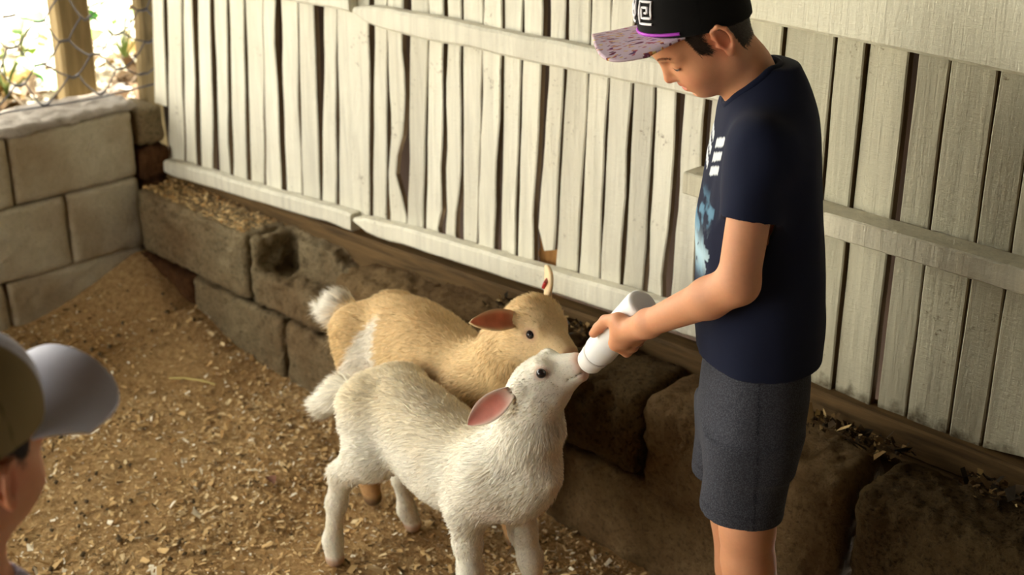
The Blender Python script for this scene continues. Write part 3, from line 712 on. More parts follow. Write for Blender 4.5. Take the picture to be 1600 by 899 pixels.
def goat(name, label, center, torso, cones, headp, tail, ears, colf, lenf, seed, nstr):
    root = empty(name, (center[0], center[1], 0.0)); tag(root, label, 'goat')
    c0 = np.array([center[0], center[1], 0.0])
    s = Solid()
    us, lo, hi, hw = torso
    s.add(loft(us, lo, hi, hw, o=(0, center[1], 0)), 0.03)
    for a, b, ra, rb, k in cones: s.add(cone(a, b, ra, rb), k)
    o, ax, upv = headp['o'], nrm(headp['ax']), headp['up']
    upv = nrm(np.array(upv) - ax * np.dot(upv, ax)); lat = np.cross(upv, ax)          # lat = the goat's left
    hp = lambda u, v, w: np.array(o) + ax * u + upv * v + lat * w
    s.add(loft(*headp['prof'], o=o, au=ax, av=upv, p=2.2), 0.028)
    eu, ev_, ew = headp['eye']
    for sg in (-1, 1):
        s.add(ell(hp(eu + 0.001, ev_ + 0.008, sg * (ew - 0.013)), (0.014, 0.008, 0.009)), 0.014)      # brow
        s.add(cone(hp(0.035, -0.030, sg * 0.026), hp(0.070, -0.038, sg * 0.018), 0.024, 0.018), 0.02)    # cheek
        s.sub(ell(hp(eu, ev_, sg * (ew + 0.007)), (0.0115, 0.009, 0.009)), 0.004)
        s.sub(ell(hp(headp['nose'][0], headp['nose'][1], sg * 0.0105), (0.0045, 0.0035, 0.006)), 0.003)  # nostril
    m0, m1 = headp['mouth']
    s.sub(cone(hp(m0[0], m0[1], -0.03), hp(m0[0], m0[1], 0.03), headp.get('gape', 0.002), headp.get('gape', 0.002)), 0.003)
    s.sub(box(hp((m0[0] + m1[0]) / 2, (m0[1] + m1[1]) / 2, 0), ((m0[0] - m1[0]) / 2 + 0.002, 0.03, 0.0011), 0.0, np.stack([ax, lat, upv], 1).astype(np.float32)), 0.002)
    for sg in (-1, 1): s.add(ell(hp(0.028, headp['earv'], sg * 0.040), (0.016, 0.015, 0.016)), 0.012)
    for a, b, ra, rb in tail: s.add(cone(a, b, ra, rb), 0.015)
    pts = np.array([c[0] for c in cones] + [c[1] for c in cones] + [t[0] for t in tail] + [t[1] for t in tail] + [hp(headp['prof'][0][-1], 0, 0)])
    lo_, hi_ = pts.min(0) - 0.12, pts.max(0) + 0.12; lo_[2] = -0.03
    me = s.mesh('body', lo_, hi_, 0.0036)
    V = vcoords(me); nq = len(me.polygons); li = np.empty(len(me.loops), np.int32); me.loops.foreach_get('vertex_index', li)
    bodyV, bodyF = V.copy(), li.reshape(-1, 4)
    info = dict(hp=hp, o=np.array(o), ax=ax, up=upv, lat=lat)
    C = colf(bodyV, info)
    eyec = [hp(eu, ev_, sg * (ew - 0.0015)) for sg in (-1, 1)]
    for e_ in eyec:
        dd = np.linalg.norm(bodyV - e_, axis=1); m = np.clip(1 - (dd - 0.008) / 0.010, 0, 1)[:, None] * 0.75
        C = C * (1 - m) + S3(196, 150, 128) * m
    nn = vnormals(me)
    furP, furN = surf_samples(me, nstr, seed=seed)
    tx = tail[0][1][0]
    tp_, tn_ = surf_samples(me, 4500, keep=lambda c: (c[:, 0] < tx + 0.03) & (c[:, 2] > 0.25), seed=seed + 1)
    furP = np.concatenate([furP, tp_]); furN = np.concatenate([furN, tn_])
    VV, FF, CC = [bodyV], [bodyF], [C]; off = len(bodyV); ef = []
    for e_ in ears:
        v, f, isin, tt, ss, nv = leaf_ear(**e_['g'])
        pink = np.clip(isin * np.clip(1.15 - tt**3 * 1.1, 0, 1) * np.clip(ss * 4, 0, 1), 0, 1)[:, None]
        n_ = (0.5 + 0.5 * vnoise(v * 60, 4))[:, None]
        c = e_['out'] * (1 - pink) + (e_['in'] * (0.78 + 0.35 * n_)) * pink
        VV.append(v); FF.append(f + off); CC.append(c); off += len(v)
        sel = RNG.choice(len(v), 900); ef.append((v[sel], isin[sel], tt[sel], ss[sel], nv, nrm(e_['g']['d']), e_['out']))
    me2 = npmesh('body', np.concatenate(VV) - c0, np.concatenate(FF)); vcol(me2, np.concatenate(CC))
    link('body', me2, M_hide, root, True)
    # eyes
    for e_ in eyec:
        em = Solid().add(ball((0, 0, 0), 0.0088)).mesh('eye', (-0.013,) * 3, (0.013,) * 3, 0.0016)
        ob = link('eye', em, M_eye, root, True); ob.location = e_ - c0
    # coat
    P, N = furP, furN; n = len(P)
    flow = headp['flow'](P, info)
    flow = flow + RNG.normal(0, 0.16, flow.shape) + 0.30 * np.stack([vnoise(P * 26, 71), vnoise(P * 26, 72), vnoise(P * 26, 73)], 1)
    T = nrm(flow - N * np.sum(flow * N, 1, keepdims=True))
    tl_ = (P[:, 0] < tx + 0.02)[:, None] * (P[:, 2] > 0.25)[:, None]
    D = nrm(T + N * (RNG.uniform(0.12, 0.45, (n, 1)) + 0.35 * tl_))
    L = lenf(P, info) * RNG.uniform(0.6, 1.3, n) * (1 + 0.35 * vnoise(P * 40, 77))
    keep = np.ones(n, bool)
    for e_ in eyec: keep &= np.linalg.norm(P - e_, axis=1) > 0.0115
    keep &= L > 0.0012
    Q = (P - T * np.sum(P * T, 1, keepdims=True) * 0.75) * 130
    Cs = colf(P, info) * (RNG.uniform(0.82, 1.12, (n, 1))) * (0.95 + 0.13 * vnoise(Q, 78))[:, None]
    strands('fur', (P - c0)[keep], N[keep], D[keep], L[keep], np.full(keep.sum(), 0.0018) * RNG.uniform(0.6, 1.2, keep.sum()), Cs[keep], M_fur, root)
    return root, hp
def seglen(chain, k=0.02):
    return [(chain[i][0], chain[i + 1][0], chain[i][1], chain[i + 1][1], k if i else 0.03) for i in range(len(chain) - 1)]
sstep = lambda a, b, x: (lambda t: t * t * (3 - 2 * t))(np.clip((x - a) / (b - a), 0, 1))
def mixc(a, b, m): return a * (1 - m[:, None]) + np.asarray(b) * m[:, None]
# ------------------------------------------------------------------ white kid in front, drinking
WY = 1.55
w_torso = ([-2.035, -2.01, -1.96, -1.89, -1.80, -1.72, -1.65, -1.58, -1.53, -1.495, -1.475],
           [0.325, 0.30, 0.285, 0.265, 0.228, 0.222, 0.236, 0.266, 0.295, 0.335, 0.375],
           [0.365, 0.402, 0.434, 0.449, 0.434, 0.414, 0.41, 0.420, 0.432, 0.425, 0.40],
           [0.03, 0.056, 0.072, 0.078, 0.086, 0.087, 0.078, 0.064, 0.050, 0.034, 0.012])
def P3(x, y, z): return (x, y, z)
w_cones = (seglen([(P3(-1.945, 1.502, 0.375), 0.056), (P3(-1.905, 1.484, 0.295), 0.052), (P3(-1.978, 1.463, 0.222), 0.025), (P3(-2.000, 1.460, 0.15), 0.0185), (P3(-2.014, 1.456, 0.055), 0.0175), (P3(-2.008, 1.454, 0.016), 0.020)])
  + seglen([(P3(-1.945, 1.598, 0.375), 0.055), (P3(-1.915, 1.615, 0.29), 0.048), (P3(-1.985, 1.628, 0.20), 0.023), (P3(-2.005, 1.636, 0.13), 0.0175), (P3(-2.003, 1.645, 0.05), 0.0165), (P3(-1.992, 1.652, 0.016), 0.019)])
  + seglen([(P3(-1.605, 1.506, 0.365), 0.050), (P3(-1.642, 1.494, 0.285), 0.037), (P3(-1.640, 1.490, 0.21), 0.0245), (P3(-1.630, 1.487, 0.152), 0.0215), (P3(-1.632, 1.487, 0.06), 0.0175), (P3(-1.617, 1.487, 0.016), 0.020)])
  + seglen([(P3(-1.595, 1.594, 0.365), 0.048), (P3(-1.622, 1.600, 0.275), 0.036), (P3(-1.607, 1.602, 0.20), 0.024), (P3(-1.590, 1.606, 0.145), 0.021), (P3(-1.582, 1.610, 0.06), 0.017), (P3(-1.566, 1.612, 0.016), 0.020)])
  + [(P3(-1.598, WY, 0.362), P3(-1.535, WY, 0.470), 0.076, 0.052, 0.05), (P3(-1.535, WY, 0.470), P3(-1.528, WY - 0.002, 0.538), 0.052, 0.042, 0.03)])
w_head = dict(o=(-1.570, WY - 0.012, 0.546), ax=(0.78, 0.43, 0.455), up=(0, 0, 1),
  prof=([-0.012, 0.02, 0.05, 0.078, 0.104, 0.125, 0.139, 0.149],
        [-0.030, -0.058, -0.066, -0.060, -0.044, -0.034, -0.029, -0.010],
        [-0.005, 0.022, 0.034, 0.035, 0.026, 0.021, 0.016, 0.0],
        [0.022, 0.040, 0.046, 0.040, 0.029, 0.023, 0.019, 0.006]),
  eye=(0.079, 0.017, 0.0385), nose=(0.142, 0.009), mouth=((0.146, -0.009), (0.112, -0.017)), gape=0.0055, earv=0.0)
def w_flow(P, I):
    f = np.tile(np.array([-0.85, 0.0, -0.55]), (len(P), 1))
    leg = sstep(0.27, 0.2, P[:, 2]) * ((P[:, 0] < -1.93) | (P[:, 0] > -1.68))
    f = f * (1 - leg[:, None]) + np.array([-0.15, 0, -1.0]) * leg[:, None]
    neck = sstep(-1.60, -1.53, P[:, 0]) * sstep(0.36, 0.46, P[:, 2])
    f = f * (1 - neck[:, None]) + np.array([-0.35, 0, -1.0]) * neck[:, None]
    u = (P - I['o']) @ I['ax']; v = (P - I['o']) @ I['up']
    h = sstep(0.005, 0.03, u) * (P[:, 2] > 0.515)
    f = f * (1 - h[:, None]) + (-I['ax'] - 0.3 * I['up']) * h[:, None]
    tl = sstep(-2.02, -2.045, P[:, 0]) * sstep(0.26, 0.30, P[:, 2])
    return f * (1 - tl[:, None]) + np.array([-0.8, -0.1, -0.5]) * tl[:, None]
w_head['flow'] = w_flow
def w_col(P, I):
    n = vnoise(P * 9, 21); n2 = vnoise(P * 30, 22)
    c = np.tile(S3(246, 240, 222), (len(P), 1))
    back = sstep(0.33, 0.44, P[:, 2]) * sstep(-1.60, -1.72, P[:, 0])
    c = mixc(c, S3(240, 222, 180), np.clip(back * (0.55 + 0.5 * n), 0, 1))
    c = mixc(c, S3(226, 208, 172), np.clip(0.35 * n2, 0, 1))
    u = (P - I['o']) @ I['ax']; hd = (P[:, 2] > 0.505) & (u > 0.0)
    mz = sstep(0.122, 0.142, u) * hd
    c = mixc(c, S3(222, 178, 158), mz * 0.85)
    c = mixc(c, S3(168, 124, 92), sstep(0.030, 0.016, P[:, 2]) * 0.8)
    pk = np.exp(-((P[:, 0] + 1.565)**2 / 0.0009 + (P[:, 2] - 0.30)**2 / 0.002)) * 0.25
    return mixc(c, S3(226, 190, 170), pk)
def w_len(P, I):
    L = np.full(len(P), 0.019)
    L = np.where(P[:, 2] < 0.24, 0.020, L)
    leg = ((P[:, 0] < -1.94) | ((P[:, 0] > -1.68) & (P[:, 0] < -1.54))) & (P[:, 2] < 0.235)
    L = np.where(leg, 0.0075, L); L = np.where(P[:, 2] < 0.03, 0.001, L)
    u = (P - I['o']) @ I['ax']; hd = (P[:, 2] > 0.515) & (u > 0.0)
    L = np.where(hd, 0.009 - 0.0065 * sstep(0.03, 0.12, u), L); L = np.where(hd & (u > 0.132), 0.001, L)
    L = np.where((P[:, 0] < -2.045) & (P[:, 2] > 0.25), 0.036, L)
    return L
w_tail = [(P3(-2.005, WY, 0.375), P3(-2.065, WY - 0.01, 0.345), 0.020, 0.021), (P3(-2.065, WY - 0.01, 0.345), P3(-2.115, WY - 0.02, 0.305), 0.021, 0.013)]
w_ears = [dict(g=dict(root=(-1.534, 1.502, 0.562), d=(-0.056, -0.070, -0.072), facing=(0.60, -0.55, 0.45), L=0.098, W=0.0235, cup=0.45), **{'in': S3(214, 138, 122), 'out': S3(238, 222, 202)}),
          dict(g=dict(root=(-1.563, 1.578, 0.562), d=(-0.055, 0.085, -0.045), facing=(0.7, 0.4, 0.4), L=0.105, W=0.0235, cup=0.45), **{'in': S3(214, 138, 122), 'out': S3(238, 222, 202)})]
white_goat, w_hp = goat('kid_goat', 'white kid goat in front, stretching its neck up to the milk bottle', (-1.80, WY), w_torso, w_cones, w_head, w_tail, w_ears, w_col, w_len, 11, 70000)

# ------------------------------------------------------------------ tan kid behind
TY = 1.735
t_torso = ([-2.285, -2.25, -2.20, -2.12, -2.04, -1.95, -1.87, -1.80, -1.735, -1.695],
           [0.335, 0.305, 0.29, 0.27, 0.25, 0.24, 0.245, 0.27, 0.315, 0.36],
           [0.375, 0.415, 0.452, 0.484, 0.488, 0.468, 0.452, 0.456, 0.46, 0.43],
           [0.03, 0.06, 0.078, 0.088, 0.096, 0.097, 0.088, 0.074, 0.05, 0.018])
t_cones = (seglen([(P3(-2.195, 1.682, 0.395), 0.058), (P3(-2.150, 1.668, 0.30), 0.052), (P3(-2.195, 1.662, 0.225), 0.026), (P3(-2.175, 1.660, 0.14), 0.0195), (P3(-2.150, 1.660, 0.055), 0.0185), (P3(-2.137, 1.660, 0.016), 0.021)])
  + seglen([(P3(-2.195, 1.788, 0.395), 0.058), (P3(-2.150, 1.80, 0.30), 0.050), (P3(-2.205, 1.802, 0.215), 0.025), (P3(-2.205, 1.802, 0.14), 0.019), (P3(-2.20, 1.802, 0.055), 0.018), (P3(-2.188, 1.802, 0.016), 0.020)])
  + seglen([(P3(-1.825, 1.688, 0.39), 0.060), (P3(-1.870, 1.684, 0.29), 0.045), (P3(-1.865, 1.690, 0.20), 0.028), (P3(-1.862, 1.694, 0.15), 0.024), (P3(-1.866, 1.697, 0.06), 0.018), (P3(-1.852, 1.698, 0.016), 0.020)])
  + seglen([(P3(-1.815, 1.785, 0.39), 0.060), (P3(-1.850, 1.782, 0.29), 0.045), (P3(-1.830, 1.778, 0.20), 0.028), (P3(-1.820, 1.776, 0.15), 0.024), (P3(-1.815, 1.772, 0.06), 0.018), (P3(-1.80, 1.770, 0.016), 0.020)])
  + [(P3(-1.815, TY, 0.385), P3(-1.755, TY, 0.490), 0.088, 0.068, 0.05), (P3(-1.755, TY, 0.490), P3(-1.705, TY - 0.008, 0.565), 0.068, 0.052, 0.03)])
t_head = dict(o=(-1.735, 1.728, 0.572), ax=(0.955, -0.15, -0.22), up=(0, 0, 1),
  prof=([-0.012, 0.02, 0.05, 0.08, 0.11, 0.135, 0.152, 0.163],
        [-0.030, -0.055, -0.062, -0.056, -0.042, -0.033, -0.028, -0.010],
        [0.012, 0.034, 0.042, 0.038, 0.028, 0.022, 0.016, 0.0],
        [0.024, 0.042, 0.049, 0.043, 0.031, 0.025, 0.020, 0.006]),
  eye=(0.078, 0.014, 0.041), nose=(0.155, 0.009), mouth=((0.158, -0.011), (0.120, -0.020)), gape=0.0016, earv=0.004)
def t_flow(P, I):
    f = np.tile(np.array([-0.85, 0.0, -0.55]), (len(P), 1))
    leg = sstep(0.27, 0.2, P[:, 2]) * ((P[:, 0] < -2.1) | (P[:, 0] > -1.9))
    f = f * (1 - leg[:, None]) + np.array([-0.15, 0, -1.0]) * leg[:, None]
    neck = sstep(-1.83, -1.76, P[:, 0]) * sstep(0.38, 0.47, P[:, 2])
    f = f * (1 - neck[:, None]) + np.array([-0.45, 0, -1.0]) * neck[:, None]
    u = (P - I['o']) @ I['ax']; h = sstep(0.0, 0.03, u) * (P[:, 2] > 0.50)
    f = f * (1 - h[:, None]) + (-I['ax'] - 0.35 * np.array([0, 0, 1])) * h[:, None]
    tl = sstep(-2.265, -2.29, P[:, 0])
    return f * (1 - tl[:, None]) + np.array([-1.0, -0.15, -0.15]) * tl[:, None]
t_head['flow'] = t_flow
def t_col(P, I):
    n = vnoise(P * 10, 41); n2 = vnoise(P * 34, 42)
    c = np.tile(S3(222, 188, 132), (len(P), 1))
    c = mixc(c, S3(236, 208, 160), np.clip(0.45 + 0.5 * n, 0, 1) * 0.6)
    c = mixc(c, S3(196, 158, 104), np.clip(n2, 0, 1) * 0.35)
    c = mixc(c, S3(234, 216, 178), sstep(0.32, 0.26, P[:, 2]) * 0.5)
    # white blaze running down the thigh
    xl = -2.118 + 0.16 * (P[:, 2] - 0.40); d = np.abs(P[:, 0] - xl + 0.012 * n) - (0.010 + 0.36 * np.clip(0.450 - P[:, 2], 0, 0.2))
    bl = sstep(0.010, -0.006, d) * sstep(0.47, 0.44, P[:, 2]) * (P[:, 1] < TY) * (P[:, 2] > 0.26)
    c = mixc(c, S3(240, 232, 214), bl * 0.95)
    br = np.exp(-((P[:, 0] + 2.105)**2 / 0.00018 + (P[:, 2] - 0.325)**2 / 0.0006)) * (P[:, 1] < TY)
    c = mixc(c, S3(190, 144, 92), np.clip(br, 0, 1))
    tl = sstep(-2.268, -2.292, P[:, 0])
    c = mixc(c, S3(246, 240, 224), tl)
    lg = sstep(0.20, 0.12, P[:, 2]); c = mixc(c, S3(186, 138, 86), lg * 0.85)
    u = (P - I['o']) @ I['ax']; hd = (P[:, 2] > 0.50) & (u > 0.02)
    c = mixc(c, S3(222, 194, 150), sstep(0.03, 0.07, u) * hd * 0.7)
    c = mixc(c, S3(204, 156, 128), sstep(0.140, 0.158, u) * hd * 0.8)
    return mixc(c, S3(96, 74, 52), sstep(0.032, 0.014, P[:, 2]) * 0.9)
def t_len(P, I):
    L = np.full(len(P), 0.018)
    leg = ((P[:, 0] < -2.1) | (P[:, 0] > -1.9)) & (P[:, 2] < 0.24)
    L = np.where(leg, 0.007, L); L = np.where(P[:, 2] < 0.03, 0.001, L)
    u = (P - I['o']) @ I['ax']; hd = (P[:, 2] > 0.50) & (u > -0.005)
    L = np.where(hd, 0.016 - 0.0125 * sstep(0.03, 0.11, u), L); L = np.where(hd & (u > 0.146), 0.001, L)
    return np.where(P[:, 0] < -2.268, 0.042, L)
t_tail = [(P3(-2.245, TY, 0.405), P3(-2.300, TY - 0.01, 0.400), 0.020, 0.022), (P3(-2.300, TY - 0.01, 0.400), P3(-2.338, TY - 0.018, 0.385), 0.022, 0.014)]
t_ears = [dict(g=dict(root=(-1.706, 1.690, 0.580), d=(-0.022, -0.110, 0.022), facing=(0.62, -0.25, 0.55), L=0.112, W=0.0215, cup=0.35), **{'in': S3(206, 122, 88), 'out': S3(226, 196, 150)}),
          dict(g=dict(root=(-1.712, 1.765, 0.590), d=(-0.078, 0.082, 0.036), facing=(0.75, 0.55, -0.1), L=0.112, W=0.022, cup=0.5), **{'in': S3(206, 122, 88), 'out': S3(228, 200, 156)})]
tan_goat, t_hp = goat('kid_goat', 'tan kid goat with a white thigh stripe, behind the white kid', (-2.00, TY), t_torso, t_cones, t_head, t_tail, t_ears, t_col, t_len, 12, 62000)
tg = Solid().add(box((0, 0, 0), (0.0035, 0.014, 0.008), 0.002, rotm(0, 0.3, 0.5))).mesh('ear_tag', (-0.02,) * 3, (0.02,) * 3, 0.0018)
o = link('ear_tag', tg, simple('red_plastic', S(170, 40, 36), 0.4, 0.5), tan_goat, True); o.location = (-1.742 + 2.00, 1.797 - TY, 0.612); o['label'] = 'red plastic ear tag'
# ------------------------------------------------------------------ people
M_skin = attrmat('skin', 0.55, 0.35, 0.07, 140, 0.25, 0.05)
M_hair = attrmat('dark_hair', 0.5, 0.35)
SK = S3(214, 152, 112)
def head_solid(s, H, bow_k=0.02):
    """adds a child's head; H maps head coords (x face, y left, z up) to the body frame"""
    p = H['p']; R3 = H['R']
    e = lambda c, r, k=0.02: s.add(ell(p(*c), r, R3), k)
    e((-0.006, 0, 0.022), (0.073, 0.063, 0.070), 0.02)
    e((0.020, 0, -0.020), (0.051, 0.053, 0.060), 0.03)
    e((0.040, 0, 0.028), (0.034, 0.046, 0.034), 0.02)
    e((0.051, 0, -0.060), (0.018, 0.019, 0.014), 0.018)
    e((0.044, 0, -0.046), (0.022, 0.030, 0.022), 0.02)
    for g in (-1, 1):
        s.add(cone(p(-0.004, g * 0.044, -0.044), p(0.046, g * 0.014, -0.062), 0.014, 0.011), 0.022)
        e((0.040, g * 0.029, -0.030), (0.023, 0.022, 0.021), 0.02)
        s.add(cone(p(0.0660, g * 0.012, 0.017), p(0.053, g * 0.042, 0.015), 0.007, 0.006), 0.012)
        s.sub(ell(p(0.0755, g * 0.027, 0.003), (0.011, 0.015, 0.0085), R3), 0.008)
        e((0.0545, g * 0.0285, 0.0020), (0.0130, 0.0145, 0.0105), 0.003)                     # lowered lid over the eye
        e((0.0712, g * 0.0078, -0.0245), (0.0068, 0.0060, 0.0050), 0.004)                    # nostril wing
    s.add(cone(p(0.0675, 0, 0.010), p(0.0808, 0, -0.0195), 0.0055, 0.0080), 0.009)
    e((0.0700, 0, -0.0375), (0.0068, 0.0165, 0.0042), 0.003)
    e((0.0685, 0, -0.0488), (0.0070, 0.0150, 0.0050), 0.003)
    e((0.060, 0, -0.040), (0.012, 0.026, 0.016), 0.010)
    s.sub(ell(p(0.0735, 0, -0.0585), (0.008, 0.016, 0.0042), R3), 0.006)
    s.sub(cone(p(0.0745, -0.010, -0.0430), p(0.0745, 0.010, -0.0430), 0.0022, 0.0022), 0.002)
    for g in (-1, 1):
        s.sub(cone(p(0.0740, g * 0.008, -0.0430), p(0.0600, g * 0.0265, -0.0345), 0.0026, 0.0030), 0.002)
        # ear: shell, rim, lobe
        X = rotm(0, 0, g * 0.42)
        q = lambda x, y, z: p(-0.004 + x * 0.91 - abs(y) * 0.0, g * (0.0635 + y) - g * x * 0.35, -0.004 + z)
        s.add(ell(q(-0.006, 0.002, 0.0), (0.0135, 0.0055, 0.023), R3 @ X), 0.006)
        rim = [(0.006, 0.006, 0.010), (0.002, 0.0085, 0.021), (-0.009, 0.010, 0.0235), (-0.017, 0.010, 0.014), (-0.0175, 0.009, 0.000), (-0.011, 0.008, -0.013), (-0.003, 0.007, -0.021)]
        s.sub(ell(q(-0.004, 0.0095, 0.001), (0.0085, 0.0055, 0.014), R3 @ X), 0.004)
        for a, b in zip(rim[:-1], rim[1:]): s.add(cone(q(*a), q(*b), 0.0031, 0.0031), 0.003)
        e2 = q(-0.001, 0.006, -0.021); s.add(ell(e2, (0.0065, 0.0045, 0.0075), R3), 0.005)
        s.add(ball(q(0.006, 0.005, -0.004), 0.0042), 0.004)
def hand_solid(s, wrist, palm, fingers, thumb, rp=0.013):
    for a, b, ra, rb in palm: s.add(cone(a, b, ra, rb), 0.012)
    for f in fingers + [thumb]:
        for i in range(len(f) - 1): s.add(cone(f[i][0], f[i + 1][0], f[i][1], f[i + 1][1]), 0.0035 if i else 0.008)
def skin_color(V, H, extra=None):
    n = vnoise(V * 16, 5)
    c = np.tile(SK, (len(V), 1)) * (1 + 0.05 * n[:, None])
    hv = (V - H['o']) @ H['R']
    near = np.linalg.norm(hv, axis=1) < 0.12
    def spot(cc, r, col, a):
        nonlocal c
        d = np.linalg.norm((hv - np.array(cc)) / np.array(r), axis=1); m = np.clip(1.3 - d, 0, 1) * a * near; c = mixc(c, S3(*col), m)
    for g in (-1, 1):
        spot((0.055, g * 0.032, -0.030), (0.02, 0.018, 0.016), (222, 138, 108), 0.5)
        spot((0.0, g * 0.07, -0.004), (0.03, 0.02, 0.03), (214, 128, 96), 0.55)
    spot((0.073, 0, -0.0385), (0.012, 0.021, 0.0062), (184, 92, 82), 0.95)
    spot((0.071, 0, -0.0485), (0.012, 0.019, 0.0066), (190, 98, 86), 0.95)
    spot((0.080, 0, -0.0235), (0.01, 0.011, 0.01), (220, 136, 104), 0.5)
    return c
def head_frame(o, bow, yaw=0.0, roll=0.0):
    R3 = rotm(roll, bow, yaw)        # columns: head axes in the body frame
    o = np.array(o, np.float32)
    return dict(o=o, R=R3, p=lambda x, y, z: o + R3 @ np.array([x, y, z], np.float32))
def on_face(H, sol, P, lift=0.0006):
    lo_ = np.full(len(P), 0.03); hi_ = np.full(len(P), 0.11)
    for _ in range(18):
        m = (lo_ + hi_) / 2; Q = np.stack([m, P[:, 1], P[:, 2]], 1).astype(np.float32) @ H['R'].T + H['o']
        ins = sol.ev(Q.astype(np.float32)) < 0; lo_ = np.where(ins, m, lo_); hi_ = np.where(ins, hi_, m)
    return np.stack([lo_ + lift, P[:, 1], P[:, 2]], 1)
def face_hair(H, root, sol, eyes=True):
    brow_c, lash_c = S3(112, 76, 54), S3(40, 26, 20)
    for g in (-1, 1):
        t = np.linspace(0, 1, 130); r = np.random.default_rng(3)
        P = np.stack([0.0715 - 0.017 * t**1.6, g * (0.011 + 0.031 * t), 0.0185 + 0.005 * np.sin(t * 2.6) - 0.003 * t + r.normal(0, 0.0011, 130)], 1)
        P = on_face(H, sol, P)
        D = np.stack([-0.35 + 0 * t, g * (0.9 + 0 * t), 0.25 - 0.5 * t], 1) + r.normal(0, 0.15, (130, 3))
        N = np.tile([0.9, g * 0.3, 0.1], (130, 1))
        w = lambda A: A @ H['R'].T
        strands('eyebrow', w(P) + H['o'], nrm(w(N)), nrm(w(D)), np.full(130, 0.005), np.full(130, 0.0007), np.tile(brow_c, (130, 1)), M_hair, root)
        if eyes:
            m = 60; t = np.linspace(-1, 1, m)
            P = np.stack([0.0655 - 0.004 * t**2 - 0.0025 * (t > 0) * t, g * (0.0285 + 0.0105 * t), -0.0040 + 0.0022 * t**2], 1)
            P = on_face(H, sol, P, 0.0)
            D = np.stack([0.6 + 0 * t, g * 0.45 * t, -0.8 + 0 * t], 1); N = np.tile([0.5, 0, 0.85], (m, 1))
            strands('eyelashes', w(P) + H['o'], nrm(w(N)), nrm(w(D)), np.full(m, 0.0042), np.full(m, 0.0014), np.tile(lash_c, (m, 1)), M_hair, root)
def scalp_hair(H, me, root, n, keep, length, seed=5, col=(54, 40, 30)):
    P, N = surf_samples(me, n, keep=lambda c: keep((c - H['o']) @ H['R']), seed=seed)
    hv = (P - H['o']) @ H['R']; r = np.random.default_rng(seed)
    D = np.stack([-0.45 + 0 * hv[:, 0], 0 * hv[:, 0], -0.9 + 0 * hv[:, 0]], 1) + r.normal(0, 0.22, hv.shape)
    D = D @ H['R'].T; D = nrm(nrm(D - N * np.sum(D * N, 1, keepdims=True)) + 0.30 * N)
    C = np.tile(S3(*col), (n, 1)) * r.uniform(0.5, 1.15, (n, 1))
    return strands('hair', P, N, D, length * r.uniform(0.6, 1.2, n), np.full(n, 0.0008), C, M_hair, root)
def cloth_mat(name, c, weave=700, rough=0.9, var=0.1, heather=0.0):
    k = NM(name); n = k.noise(weave, 2, 0.6); n2 = k.noise(7, 4)
    col = k.attr()
    col = k.mix(1.0, col, k.ramp(n2, [(0.3, 1 - var), (0.7, 1.0)]), 'MULTIPLY')
    if heather:
        h = k.noise(420, 3, 0.8); col = k.mix(k.math('MULTIPLY', k.ramp(h, [(0.45, 0.0), (0.62, 1.0)]), heather), col, S(120, 122, 130))
    k.base(col, rough, 0.15); k.bump(n, 0.25, 0.001)
    k.b.inputs['Sheen Weight'].default_value = 0.04
    return k.m

def push(me, sol, fn):
    V = vcoords(me); e = 0.004
    G = np.stack([sol.ev((V + np.eye(3, dtype=np.float32)[a] * e).astype(np.float32)) - sol.ev((V - np.eye(3, dtype=np.float32)[a] * e).astype(np.float32)) for a in range(3)], 1)
    G = nrm(G); V = V + G * fn(V, G)[:, None]
    me.vertices.foreach_set('co', V.astype(np.float32).ravel()); me.update()

# ---- boy feeding the kids; local frame: x = where he faces, y = his left (towards the lens), z = up
B_O = Vector((-1.176, 1.701, 0.0))
boy = empty('person', B_O, math.atan2(-RGT.y, -RGT.x)); tag(boy, 'boy in a navy t-shirt and dark shorts holding out a milk bottle', 'person')
BH = head_frame((0.115, 0.0, 1.213), math.radians(42), math.radians(10))
b = Solid()
# trunk (slimmer than the clothes), neck
b.add(loft([0.58, 0.70, 0.80, 0.90, 1.00, 1.07, 1.11, 1.14], [-0.062, -0.070, -0.066, -0.062, -0.055, -0.045, -0.032, -0.005], [0.062, 0.070, 0.074, 0.078, 0.074, 0.066, 0.060, 0.055],
           [0.096, 0.100, 0.098, 0.102, 0.108, 0.100, 0.065, 0.03], au=(0, 0, 1), av=(1, 0, 0)), 0.03)
b.add(cone((0.014, 0, 1.085), (0.052, 0, 1.155), 0.046, 0.0395), 0.03)
b.add(cone((0.052, 0, 1.155), (0.088, 0, 1.200), 0.0395, 0.044), 0.02)
head_solid(b, BH)
# left arm reaching to the bottle
LSH, LEL, LWR = (0.040, 0.114, 1.070), (0.064, 0.148, 0.876), (0.180, 0.030, 0.757)
b.add(cone(LSH, LEL, 0.033, 0.0305), 0.02); b.add(cone(LEL, (0.10, 0.115, 0.838), 0.0315, 0.0305), 0.012); b.add(cone((0.10, 0.115, 0.838), LWR, 0.0305, 0.0205), 0.012)
